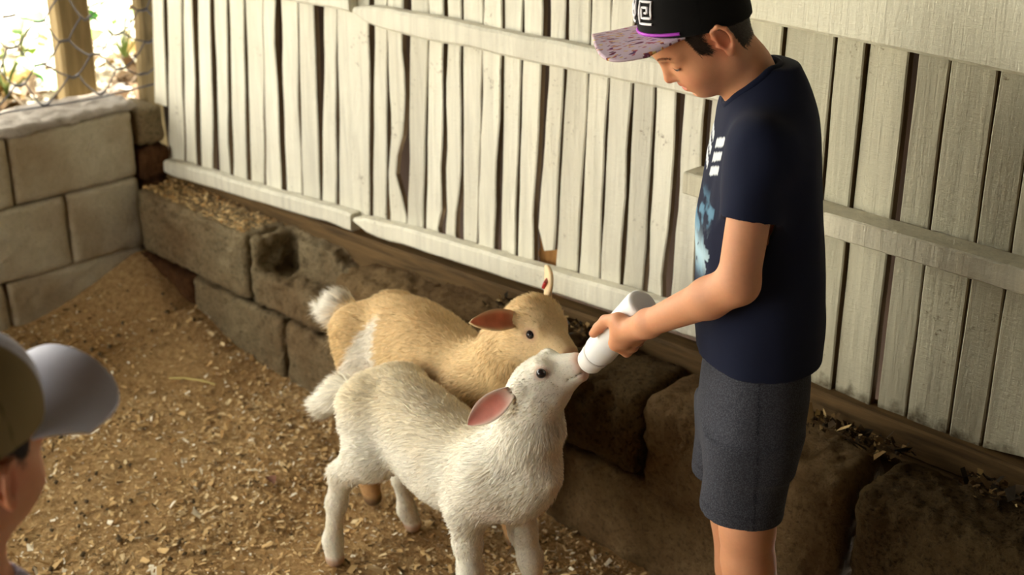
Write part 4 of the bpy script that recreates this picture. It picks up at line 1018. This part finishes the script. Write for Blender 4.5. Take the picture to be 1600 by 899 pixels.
# right arm hanging beside the trunk
RSH, REL, RWR = (0.015, -0.116, 1.075), (-0.035, -0.152, 0.870), (-0.030, -0.150, 0.700)
b.add(cone(RSH, REL, 0.033, 0.030), 0.02); b.add(cone(REL, RWR, 0.031, 0.020), 0.01)
hand_solid(b, RWR, [((-0.029, -0.150, 0.69), (-0.020, -0.148, 0.645), 0.017, 0.020)],
  [[((-0.020 + 0.012 * (1.5 - q), -0.148, 0.640), 0.0085), ((-0.016 + 0.012 * (1.5 - q), -0.142, 0.612), 0.008), ((-0.014 + 0.010 * (1.5 - q), -0.132, 0.592 + 0.004 * abs(q - 1.3)), 0.007), ((-0.014 + 0.008 * (1.5 - q), -0.120, 0.582 + 0.004 * abs(q - 1.3)), 0.006)] for q in range(4)],
  [((-0.020, -0.140, 0.675), 0.010), ((0.002, -0.130, 0.655), 0.009), ((0.010, -0.124, 0.632), 0.0075)])
# milk bottle axis (base -> teat) and the left hand around it
mw = Vector(w_hp(0.143, -0.009, 0.0)) - B_O; cz_, sz_ = math.cos(-boy.rotation_euler.z), math.sin(-boy.rotation_euler.z)
BA, BB = np.array([0.186, -0.046, 0.752]), np.array([mw.x * cz_ - mw.y * sz_, mw.x * sz_ + mw.y * cz_, mw.z])
BL = float(np.linalg.norm(BB - BA)) - 0.146
bd = nrm(BB - BA); bn = np.array([0.0, 1.0, 0.0]); bn = nrm(bn - bd * (bn @ bd)); bu = np.cross(bd, bn)   # bd along, bn to the lens, bu: up over the bottle?
if bu[2] < 0: bu = -bu
BR = 0.0275
def bp(a, ang, rad):      # a metres from the base, angle from the lens side towards the top, distance from the axis
    t = math.radians(ang); return BA + bd * a + (bn * math.cos(t) + bu * math.sin(t)) * rad
fing = []
for q, (a0, a1, r0) in enumerate([(0.066, 0.084, 0.0088), (0.050, 0.066, 0.0090), (0.034, 0.047, 0.0086), (0.019, 0.030, 0.0076)]):
    fing.append([(bp(a0, 2, BR + 0.011), r0 + 0.001), (bp((a0 + a1) / 2 + 0.002, -38, BR + 0.0115), r0), (bp(a1, -78, BR + 0.0095), r0), (bp(a1 - 0.002, -122, BR + 0.0085), r0 * 0.92), (bp(a1 - 0.007, -160, BR + 0.0065), r0 * 0.8)])
thumb = [(bp(0.022, 42, BR + 0.010), 0.0120), (bp(0.050, 66, BR + 0.0095), 0.0100), (bp(0.076, 70, BR + 0.0085), 0.0092), (bp(0.094, 72, BR + 0.0075), 0.0078)]
palm = [(LWR, bp(0.030, 12, BR + 0.012), 0.0205, 0.0165), (LWR, bp(0.020, -14, BR + 0.010), 0.0195, 0.0140), (bp(0.020, 30, BR + 0.010), bp(0.060, 8, BR + 0.011), 0.0150, 0.0115),
        (bp(0.016, -6, BR + 0.010), bp(0.052, -10, BR + 0.011), 0.0145, 0.0110), (bp(0.010, -26, BR + 0.009), bp(0.030, -34, BR + 0.010), 0.0125, 0.0095)]
hand_solid(b, LWR, palm, fing, thumb)
# legs and feet
for g in (-1, 1):
    y = g * 0.064
    b.add(cone((0.012, y, 0.60), (0.006, y, 0.40), 0.050, 0.043), 0.015); b.add(cone((0.006, y, 0.40), (0.003, y, 0.345), 0.044, 0.042), 0.015)
    b.add(cone((-0.012, y, 0.29), (-0.012, y, 0.24), 0.040, 0.040), 0.03); b.add(cone((0.0, y, 0.34), (-0.012, y, 0.09), 0.040, 0.026), 0.02)
    b.add(cone((-0.020, y, 0.045), (0.05, y * 1.1, 0.035), 0.030, 0.026), 0.025); b.add(cone((0.05, y * 1.1, 0.033), (0.135, y * 1.2, 0.020), 0.027, 0.018), 0.015)
bm = b.mesh('body', (-0.16, -0.24, -0.01), (0.34, 0.24, 1.32), 0.0024)
def boy_hair(h):
    x, y, z = h[:, 0], h[:, 1], h[:, 2]
    back = (x < -0.024) & (z > -0.042) & (np.abs(y) < 0.08)
    side = (x < 0.034) & (x > -0.03) & (z > 0.018 + np.abs(x - 0.012) * 0.6 - 0.030 * (np.abs(x - 0.022) < 0.009)) & (np.abs(y) > 0.03)
    top = z > 0.045
    return (back | side | top) & ~((np.abs(y) > 0.0655) & (x > -0.03) & (z < 0.03)) & (np.linalg.norm(h, axis=1) < 0.13)
bv_ = vcoords(bm); bc = skin_color(bv_, BH)
hm_ = boy_hair((bv_ - BH['o']) @ BH['R'])
bc[hm_] = S3(52, 38, 28); vcol(bm, bc)
link('body', bm, M_skin, boy, True)
face_hair(BH, boy, b)
scalp_hair(BH, bm, boy, 15000, boy_hair, 0.010)

# t-shirt
def shirt_solid(zh, zarm):
    s = Solid()
    s.add(loft([0.66, 0.70, 0.77, 0.83, 0.93, 1.00, 1.07, 1.105, 1.135, 1.165], [-0.099, -0.097, -0.100, -0.094, -0.082, -0.074, -0.064, -0.057, -0.046, -0.030],
               [0.094, 0.095, 0.101, 0.104, 0.104, 0.095, 0.084, 0.078, 0.068, 0.045], [0.128, 0.130, 0.128, 0.126, 0.130, 0.134, 0.132, 0.108, 0.074, 0.045], au=(0, 0, 1), av=(1, 0, 0), p=2.3), 0.02)
    for a_, e_, zc in ((LSH, LEL, 0.968), (RSH, REL, 0.968)):
        cf = cone(a_, e_, 0.047, 0.043); dn_ = nrm(np.array(e_) - np.array(a_)).astype(np.float32)
        t_ = (zc - a_[2]) / (e_[2] - a_[2]); ce = (np.array(a_) + (np.array(e_) - np.array(a_)) * t_).astype(np.float32)
        s.add(lambda P, cf=cf, dn_=dn_, ce=ce: np.maximum(cf(P), (P - ce) @ dn_), 0.035)
    return s
ss = shirt_solid(0.70, 0.97).shell(0.0065, 1.02)
ss.cut(lambda P: 0.698 + 0.006 * np.sin(P[..., 1] * 22) + 0.020 * P[..., 0] * (P[..., 0] < 0) - P[..., 2], 0.002)           # hem
for a_, e_ in ((LSH, LEL), (RSH, REL)):
    a_, e_ = np.array(a_), np.array(e_); ss.sub(cone(a_ + (e_ - a_) * 0.42, a_ + (e_ - a_) * 0.8, 0.0385, 0.0385), 0.002)
ss.sub(cone((0.020, 0, 1.09), (0.072, 0, 1.215), 0.045, 0.050), 0.003)                                                       # neck opening
sm = ss.mesh('t_shirt', (-0.16, -0.24, 0.64), (0.20, 0.24, 1.22), 0.0033)
def folds(V, N):
    x, y, z = V[:, 0], V[:, 1], V[:, 2]
    d = 0.0030 * np.sin(18 * (x * 1.0 - z * 0.9) + 6 * vnoise(V * 7, 3)) * sstep(1.06, 0.9, z) * sstep(0.0, 0.08, np.abs(y))
    d += 0.0038 * vnoise(V * np.array([14, 14, 5]), 8) * sstep(1.12, 0.98, z) + 0.0018 * vnoise(V * np.array([30, 30, 12]), 9)
    d += 0.003 * np.sin(60 * (z + 0.6 * x)) * np.exp(-((z - 0.99)**2 / 0.002 + (x - 0.03)**2 / 0.003)) * (y > 0.08)
    return d
push(sm, shirt_solid(0, 0), folds)
V = vcoords(sm); c = np.tile(S3(27, 32, 52), (len(V), 1))
pr = sstep(0.055, 0.066, V[:, 0]) * (np.abs(V[:, 1]) < 0.066)
blot = fbm(V * 36, 3, 12) + 0.35 * vnoise(V * 9, 3)
c = mixc(c, S3(96, 136, 160), pr * sstep(0.10, 0.45, blot) * sstep(0.83, 0.86, V[:, 2]) * sstep(0.985, 0.95, V[:, 2]) * 0.9)
c = mixc(c, S3(176, 204, 214), pr * (np.exp(-((V[:, 2] - 0.875)**2 / 0.0007)) * (blot > -0.15)) * 0.85)
for zc in (1.012, 1.034, 1.056):
    c = mixc(c, S3(222, 228, 232), pr * (np.abs(V[:, 2] - zc - 0.35 * (np.abs(V[:, 1]) - 0.04)) < 0.007) * (np.abs(V[:, 1]) > 0.012) * (np.abs(V[:, 1]) < 0.058) * 0.9)
vcol(sm, c)
M_shirt = cloth_mat('navy_jersey', None)
link('t_shirt', sm, M_shirt, boy, True)
# rib collar around the neck opening
th = np.linspace(0, 2 * math.pi, 49)
ca = nrm(np.array([0.052, 0, 0.125])); cu = nrm(np.cross([0, 1, 0], ca)); s_ = np.linspace(-0.02, 1.1, 160)
G_ = np.array([0.020, 0, 1.09]) + np.array([0.052, 0, 0.125]) * s_[None, :, None] + (cu * np.cos(th)[:, None, None] + np.array([0, 1.0, 0]) * np.sin(th)[:, None, None]) * (0.046 + 0.005 * s_)[None, :, None]
in_ = shirt_solid(0, 0).ev(G_.astype(np.float32)) < -0.002
ring = G_[np.arange(49), 159 - np.argmax(in_[:, ::-1], 1)]
ring = np.array(ring); ring = (ring + np.roll(ring[:-1], 1, 0)[np.r_[0:48, 0]] + np.roll(ring[:-1], -1, 0)[np.r_[0:48, 0]]) / 3
ct = curved_tube('collar', ring, 0.0058, M_shirt, boy, 8)
vcol(ct.data, np.tile(S3(24, 30, 52), (len(ct.data.vertices), 1)))

# shorts
sh = Solid()
sh.add(loft([0.52, 0.58, 0.64, 0.70, 0.74], [-0.070, -0.080, -0.084, -0.080, -0.076], [0.083, 0.088, 0.087, 0.083, 0.080], [0.125, 0.126, 0.122, 0.118, 0.115], au=(0, 0, 1), av=(1, 0, 0), p=2.3), 0.02)
for g in (-1, 1):
    sh.add(loft([0.40, 0.46, 0.52, 0.58], [-0.049, -0.050, -0.056, -0.068], [0.086, 0.086, 0.086, 0.087], [0.061, 0.061, 0.062, 0.062], o=(0, g * 0.063, 0), au=(0, 0, 1), av=(1, 0, 0), p=2.2), 0.018)
sh_outer = Solid(); sh_outer.ops = list(sh.ops); sh.shell(0.007); sh.cut(lambda P: 0.437 + 0.05 * P[..., 0] + 0.004 * np.sin(P[..., 1] * 40) - P[..., 2], 0.002)
sh.cut(lambda P: P[..., 2] - 0.735, 0.002)
hm = sh.mesh('shorts', (-0.14, -0.17, 0.40), (0.14, 0.17, 0.78), 0.0034)
push(hm, sh_outer, lambda V, N: 0.0030 * vnoise(V * np.array([16, 16, 7]), 18) + 0.0025 * np.sin(25 * V[:, 0] + 30 * V[:, 2] + 5 * vnoise(V * 6, 2)) * sstep(0.6, 0.5, V[:, 2]))
V = vcoords(hm); c = np.tile(S3(52, 53, 60), (len(V), 1))
seam = (np.abs(V[:, 0] - 0.012 - 0.03 * (V[:, 2] - 0.6)) < 0.0026) & (np.abs(V[:, 1]) > 0.07)
c = mixc(c, S3(34, 35, 42), np.clip(seam * 1.0, 0, 1)); hemz = 0.437 + 0.05 * V[:, 0] + 0.020
c = mixc(c, S3(40, 41, 48), (np.abs(V[:, 2] - hemz) < 0.0022) * 0.9)
vcol(hm, c)
link('shorts', hm, cloth_mat('heather_charcoal', None, heather=0.28), boy, True)

# caps
def cap_frame(o, pitch, yaw=0.0, roll=0.0):
    C3 = rotm(roll, pitch, yaw); o = np.array(o, np.float32)
    return dict(o=o, C3=C3, cp=lambda x, y, z: o + C3 @ np.array([x, y, z], np.float32))
def cap_build(root, K, crown_col, crown_mat, brim_mat, pipe_mat=None, brim_len=0.092, bow=4.2, brim_col=None):
    cp, C3, CO = K['cp'], K['C3'], K['o']; CZ = C3[:, 2]
    e1 = ell(cp(0, 0, 0.004), (0.0815, 0.0735, 0.092), C3); e2 = ell(cp(0.022, 0, 0.030), (0.060, 0.064, 0.058), C3)
    cs = Solid().add(e1, 0.01).add(e2, 0.02); cs.shell(0.005); cs.cut(lambda P: -((P - CO) @ CZ) - 0.003, 0.001)
    cm = cs.mesh('crown', CO - 0.12, CO + 0.14, 0.0026)
    l = (vcoords(cm) - CO) @ C3; ang = np.arctan2(l[:, 1], l[:, 0]); c = crown_col(l, ang)
    for a in (-2.6, -1.57, -0.62, 0.62, 1.57, 2.6): c = c * (1 - 0.5 * np.clip(1 - np.abs(ang - a) / 0.02, 0, 1))[:, None]
    vcol(cm, c); link('crown', cm, crown_mat, root, True)
    def capsurf(phi, z, off=0.0):
        d = np.array([math.cos(phi), math.sin(phi), 0]); lo_, hi_ = 0.02, 0.14
        for _ in range(20):
            m = (lo_ + hi_) / 2; P = cp(d[0] * m, d[1] * m, z)[None].astype(np.float32)
            if smin(e1(P), e2(P), 0.02)[0] < 0: lo_ = m
            else: hi_ = m
        return cp(d[0] * (lo_ + off), d[1] * (lo_ + off), z)
    if pipe_mat: curved_tube('piping', [capsurf(f, 0.004, 0.001) for f in np.linspace(-1.15, 1.15, 31)], 0.0024, pipe_mat, root)
    nu, nv_ = 40, 22; top = []; bot = []; bcol = []
    for f in np.linspace(-1.22, 1.22, nu):
        li = (capsurf(f, 0.001, -0.003) - CO) @ C3
        ly = 0.082 * math.sin(f / 1.22 * 1.5708); outx = 0.060 + brim_len * math.sqrt(max(0, 1 - (abs(f) / 1.24)**3.2))
        for t in np.linspace(0, 1, nv_):
            x = li[0] + (outx - li[0]) * t; y = li[1] + (ly - li[1]) * t; z = 0.001 - bow * y * y * (0.25 + 0.55 * t) + 0.006 * t
            top.append(cp(x, y, z + 0.0016)); bot.append(cp(x, y, z - 0.0016)); bcol.append((x, y))
    n = len(top)
    F = [[i * nv_ + j, (i + 1) * nv_ + j, (i + 1) * nv_ + j + 1, i * nv_ + j + 1] for i in range(nu - 1) for j in range(nv_ - 1)]
    F += [[n + q for q in f[::-1]] for f in F[:]]
    F += [[i * nv_ + nv_ - 1, (i + 1) * nv_ + nv_ - 1, n + (i + 1) * nv_ + nv_ - 1, n + i * nv_ + nv_ - 1] for i in range(nu - 1)]
    F += [[j, j + 1, n + j + 1, n + j] for j in range(nv_ - 1)] + [[(nu - 1) * nv_ + j, n + (nu - 1) * nv_ + j, n + (nu - 1) * nv_ + j + 1, (nu - 1) * nv_ + j + 1] for j in range(nv_ - 1)]
    F = [f[::-1] for f in F]
    bme = npmesh('brim', np.array(top + bot), np.array(F)); bu_ = np.array(bcol + bcol)
    uvl = bme.attributes.new('strip', 'FLOAT_VECTOR', 'POINT'); uvl.data.foreach_set('vector', np.hstack([bu_, np.zeros((len(bu_), 1))]).astype(np.float32).ravel())
    if brim_col is not None: vcol(bme, np.tile(brim_col, (2 * n, 1)))
    link('brim', bme, brim_mat, root, True)
    return capsurf
cap_root = empty('snapback_cap', B_O, boy.rotation_euler.z)
tag(cap_root, 'black snapback cap with a patterned flat brim on the boy with the bottle', 'cap')
k = NM('printed_brim'); at = k.n('ShaderNodeAttribute', attribute_name='strip').outputs['Vector']
mp = k.n('ShaderNodeMapping'); mp.inputs['Scale'].default_value = (75, 230, 1); k.t.links.new(at, mp.inputs['Vector'])
w1 = k.noise(1.0, 1, 0.5, mp.outputs[0]); hue = k.noise(0.45, 0, 0.5, mp.outputs[0])
pat = k.ramp(hue, [(0.30, S(120, 60, 84)), (0.42, S(206, 120, 70)), (0.50, S(232, 206, 130)), (0.57, S(186, 96, 110)), (0.66, S(110, 80, 116))], 'CONSTANT')
k.base(k.mix(k.ramp(w1, [(0.56, 0.0), (0.585, 1.0)]), S(222, 200, 212), pat), 0.75, 0.25)
M_twill = cloth_mat('twill', None, 500)
BK = cap_frame((0.125, 0.0, 1.227), math.radians(12))
capsurf = cap_build(cap_root, BK, lambda l, a: np.tile(S3(20, 19, 18), (len(l), 1)), M_twill, k.m, simple('violet_braid', S(176, 62, 190), 0.5))
M_emb = simple('white_embroidery', S(232, 230, 232), 0.7)
def spiral(phi0, z0, w, h):
    P = [(-1, -1), (1, -1), (1, 1), (-1, 1), (-1, -0.45), (0.48, -0.45), (0.48, 0.5), (-0.42, 0.5), (-0.42, 0.02), (0.02, 0.02)]; out = []
    for (a, b_), (c_, d_) in zip(P[:-1], P[1:]):
        for t in np.linspace(0, 1, 6)[:-1]: out.append(capsurf(phi0 - (a + (c_ - a) * t) * w, z0 + (b_ + (d_ - b_) * t) * h, 0.0015))
    out.append(capsurf(phi0 - P[-1][0] * w, z0 + P[-1][1] * h, 0.0015)); return out
curved_tube('emblem', spiral(0.50, 0.036, 0.155, 0.0155), 0.0019, M_emb, cap_root, 6)
curved_tube('emblem', spiral(0.02, 0.036, 0.155, 0.0155), 0.0019, M_emb, cap_root, 6)
for q in range(3):
    curved_tube('emblem', [capsurf(1.62 + 0.05 * (q - 1), 0.052 - 0.001 * q, 0.001), capsurf(1.60 + 0.05 * (q - 1), 0.064, 0.001)], 0.0022, simple('grey_embroidery', S(150, 152, 160), 0.7), cap_root, 6)

# ---- milk bottle held between hand and goat
bot_root = empty('milk_bottle', B_O, boy.rotation_euler.z); tag(bot_root, 'plain white plastic feeding bottle in the hand of the boy', 'bottle')
def lathe(name, prof, mat, parent, seg=32):
    V = []; a = np.arange(seg) / seg * 2 * math.pi
    for t, r in prof:
        V.append(BA + bd * t + (np.cos(a)[:, None] * bn + np.sin(a)[:, None] * bu) * r)
    V = np.concatenate(V); m = len(prof)
    F = np.array([[i * seg + j, i * seg + (j + 1) % seg, (i + 1) * seg + (j + 1) % seg, (i + 1) * seg + j] for i in range(m - 1) for j in range(seg)])
    return link(name, npmesh(name, V, F), mat, parent, True)
k = NM('milky_plastic'); k.base(S(240, 240, 236), 0.35, 0.4); k.b.inputs['Subsurface Weight'].default_value = 0.3; k.b.inputs['Subsurface Radius'].default_value = (1, 1, 0.9); k.b.inputs['Subsurface Scale'].default_value = 0.01
lathe('bottle_body', [(-0.012, 0.0), (-0.012, 0.018), (-0.0115, 0.0235), (-0.008, 0.0265), (-0.002, BR), (BL + 0.093, BR), (BL + 0.100, BR - 0.0015), (BL + 0.105, BR - 0.004), (BL + 0.108, BR - 0.005), (BL + 0.110, 0.0)], k.m, bot_root)
lathe('neck_ring', [(BL + a_, r_) for a_, r_ in [(0.106, 0.0), (0.106, 0.0235), (0.108, 0.0248), (0.114, 0.0248), (0.116, 0.0236), (0.132, 0.0228), (0.137, 0.0200), (0.140, 0.0145), (0.141, 0.0)]], simple('white_cap_plastic', S(234, 230, 222), 0.5, 0.3, 0.04), bot_root)
lathe('teat', [(BL + a_, r_) for a_, r_ in [(0.139, 0.012), (0.143, 0.008), (0.148, 0.0055), (0.158, 0.005), (0.164, 0.0035), (0.166, 0.0)]], simple('rubber_teat', S(214, 190, 160), 0.5), bot_root, 20)
# ------------------------------------------------------------------ younger child in the foreground, seen from behind
F_O = Vector((-1.172, 0.420, 0.0)); F_YAW = math.radians(108)
kid = empty('person', F_O, F_YAW); tag(kid, 'young child seen from behind at the left edge, wearing a beige and white cap', 'person')
KH = head_frame((0.012, 0.0, 1.014), math.radians(6))
b = Solid()
b.add(loft([0.46, 0.54, 0.64, 0.74, 0.81, 0.85, 0.88], [-0.060, -0.066, -0.064, -0.060, -0.050, -0.038, -0.02], [0.060, 0.066, 0.070, 0.066, 0.055, 0.045, 0.03], [0.085, 0.092, 0.092, 0.098, 0.098, 0.065, 0.03], au=(0, 0, 1), av=(1, 0, 0)), 0.03)
b.add(cone((-0.012, 0, 0.84), (-0.004, 0, 0.95), 0.043, 0.040), 0.03)
head_solid(b, KH)
for g in (-1, 1):
    sh_, el_, wr_ = (-0.005, g * 0.105, 0.825), (-0.02, g * 0.135, 0.66), (0.03, g * 0.135, 0.535)
    b.add(cone(sh_, el_, 0.032, 0.028), 0.02); b.add(cone(el_, wr_, 0.028, 0.019), 0.01)
    hand_solid(b, wr_, [((wr_[0] + 0.002, wr_[1], 0.53), (wr_[0] + 0.012, wr_[1], 0.495), 0.016, 0.018)],
      [[((0.044 + 0.011 * (1.5 - q), g * 0.134, 0.49), 0.008), ((0.050 + 0.011 * (1.5 - q), g * 0.130, 0.466), 0.0075), ((0.050 + 0.010 * (1.5 - q), g * 0.119, 0.448), 0.0065), ((0.046 + 0.009 * (1.5 - q), g * 0.108, 0.442 + 0.003 * abs(q - 1.3)), 0.0055)] for q in range(4)],
      [((0.042, g * 0.126, 0.52), 0.0095), ((0.062, g * 0.118, 0.503), 0.0085), ((0.070, g * 0.112, 0.486), 0.007)])
    y = g * 0.056
    b.add(cone((0.0, y, 0.50), (0.004, y, 0.28), 0.050, 0.038), 0.02); b.add(cone((0.004, y, 0.28), (-0.010, y, 0.07), 0.037, 0.025), 0.02)
    b.add(cone((-0.018, y, 0.040), (0.04, y * 1.1, 0.032), 0.028, 0.024), 0.02); b.add(cone((0.04, y * 1.1, 0.030), (0.11, y * 1.2, 0.018), 0.025, 0.016), 0.015)
km = b.mesh('body', (-0.16, -0.20, -0.01), (0.22, 0.20, 1.12), 0.0036)
def kid_hair(h):
    x, y, z = h[:, 0], h[:, 1], h[:, 2]
    return (((x < -0.022) & (z > -0.045)) | (z > 0.03) | ((x < 0.030) & (z > 0.006 + np.abs(x - 0.02) * 0.7) & (np.abs(y) > 0.03))) & ~((np.abs(y) > 0.0655) & (x > -0.03) & (z < 0.025)) & (np.linalg.norm(h, axis=1) < 0.13)
V = vcoords(km); c = skin_color(V, KH); hm_ = kid_hair((V - KH['o']) @ KH['R']); c[hm_] = S3(40, 28, 22); vcol(km, c)
link('body', km, M_skin, kid, True); face_hair(KH, kid, b); scalp_hair(KH, km, kid, 7000, kid_hair, 0.010, 9, (44, 32, 24))
ts = Solid()
ts.add(loft([0.42, 0.46, 0.56, 0.66, 0.76, 0.82, 0.85, 0.875, 0.90], [-0.080, -0.080, -0.078, -0.075, -0.068, -0.058, -0.050, -0.042, -0.03], [0.078, 0.078, 0.084, 0.084, 0.078, 0.066, 0.058, 0.048, 0.03], [0.108, 0.108, 0.108, 0.110, 0.116, 0.114, 0.090, 0.062, 0.04], au=(0, 0, 1), av=(1, 0, 0), p=2.3), 0.02)
for g in (-1, 1):
    a_, e_ = (-0.005, g * 0.098, 0.822), (-0.018, g * 0.134, 0.70); cf = cone(a_, e_, 0.044, 0.042); dn_ = nrm(np.array(e_) - np.array(a_)).astype(np.float32); ce = np.array([-0.016, g * 0.128, 0.72], np.float32)
    ts.add(lambda P, cf=cf, dn_=dn_, ce=ce: np.maximum(cf(P), (P - ce) @ dn_), 0.022)
ts_outer = Solid(); ts_outer.ops = list(ts.ops); ts.shell(0.0065); ts.cut(lambda P: 0.455 + 0.004 * np.sin(P[..., 1] * 30) - P[..., 2], 0.002)
for g in (-1, 1): ts.sub(cone((-0.013, g * 0.122, 0.75), (-0.022, g * 0.142, 0.66), 0.036, 0.036), 0.002)
ts.sub(cone((-0.012, 0, 0.83), (-0.004, 0, 0.96), 0.044, 0.050), 0.003)
tm = ts.mesh('t_shirt', (-0.14, -0.20, 0.40), (0.14, 0.20, 0.95), 0.0040)
push(tm, ts_outer, lambda V, N: 0.003 * vnoise(V * np.array([14, 14, 6]), 28))
V = vcoords(tm); c = np.tile(S3(214, 212, 224), (len(V), 1))
c = mixc(c, S3(170, 160, 180), ((V[:, 2] > 0.853) & (np.hypot(V[:, 0] + 0.01, V[:, 1]) < 0.064)) * 0.9); vcol(tm, c)
link('t_shirt', tm, M_shirt, kid, True)
st = Solid().add(loft([0.36, 0.42, 0.50, 0.53], [-0.066, -0.070, -0.070, -0.068], [0.066, 0.070, 0.070, 0.068], [0.104, 0.102, 0.098, 0.096], au=(0, 0, 1), av=(1, 0, 0), p=2.3), 0.02)
for g in (-1, 1): st.add(loft([0.26, 0.34, 0.42], [-0.046, -0.052, -0.060], [0.054, 0.056, 0.060], [0.050, 0.050, 0.050], o=(0, g * 0.055, 0), au=(0, 0, 1), av=(1, 0, 0)), 0.015)
st.shell(0.007); st.cut(lambda P: 0.295 - P[..., 2], 0.002); st.cut(lambda P: P[..., 2] - 0.525, 0.002)
tm = st.mesh('shorts', (-0.12, -0.15, 0.24), (0.12, 0.15, 0.56), 0.0045); vcol(tm, np.tile(S3(70, 78, 104), (len(tm.vertices), 1)))
link('shorts', tm, M_shirt, kid, True)
kcap = empty('baseball_cap', F_O, F_YAW); tag(kcap, 'beige baseball cap with a white brim on the child in the foreground', 'cap')
KK = cap_frame((0.014, 0.0, 1.044), math.radians(-6))
def kcol(l, a):
    c = np.tile(S3(146, 128, 90), (len(l), 1)); return mixc(c, S3(214, 214, 226), sstep(0.80, 0.72, np.abs(a)))
cap_build(kcap, KK, kcol, M_twill, M_shirt, None, 0.088, 7.0, S3(226, 228, 240))
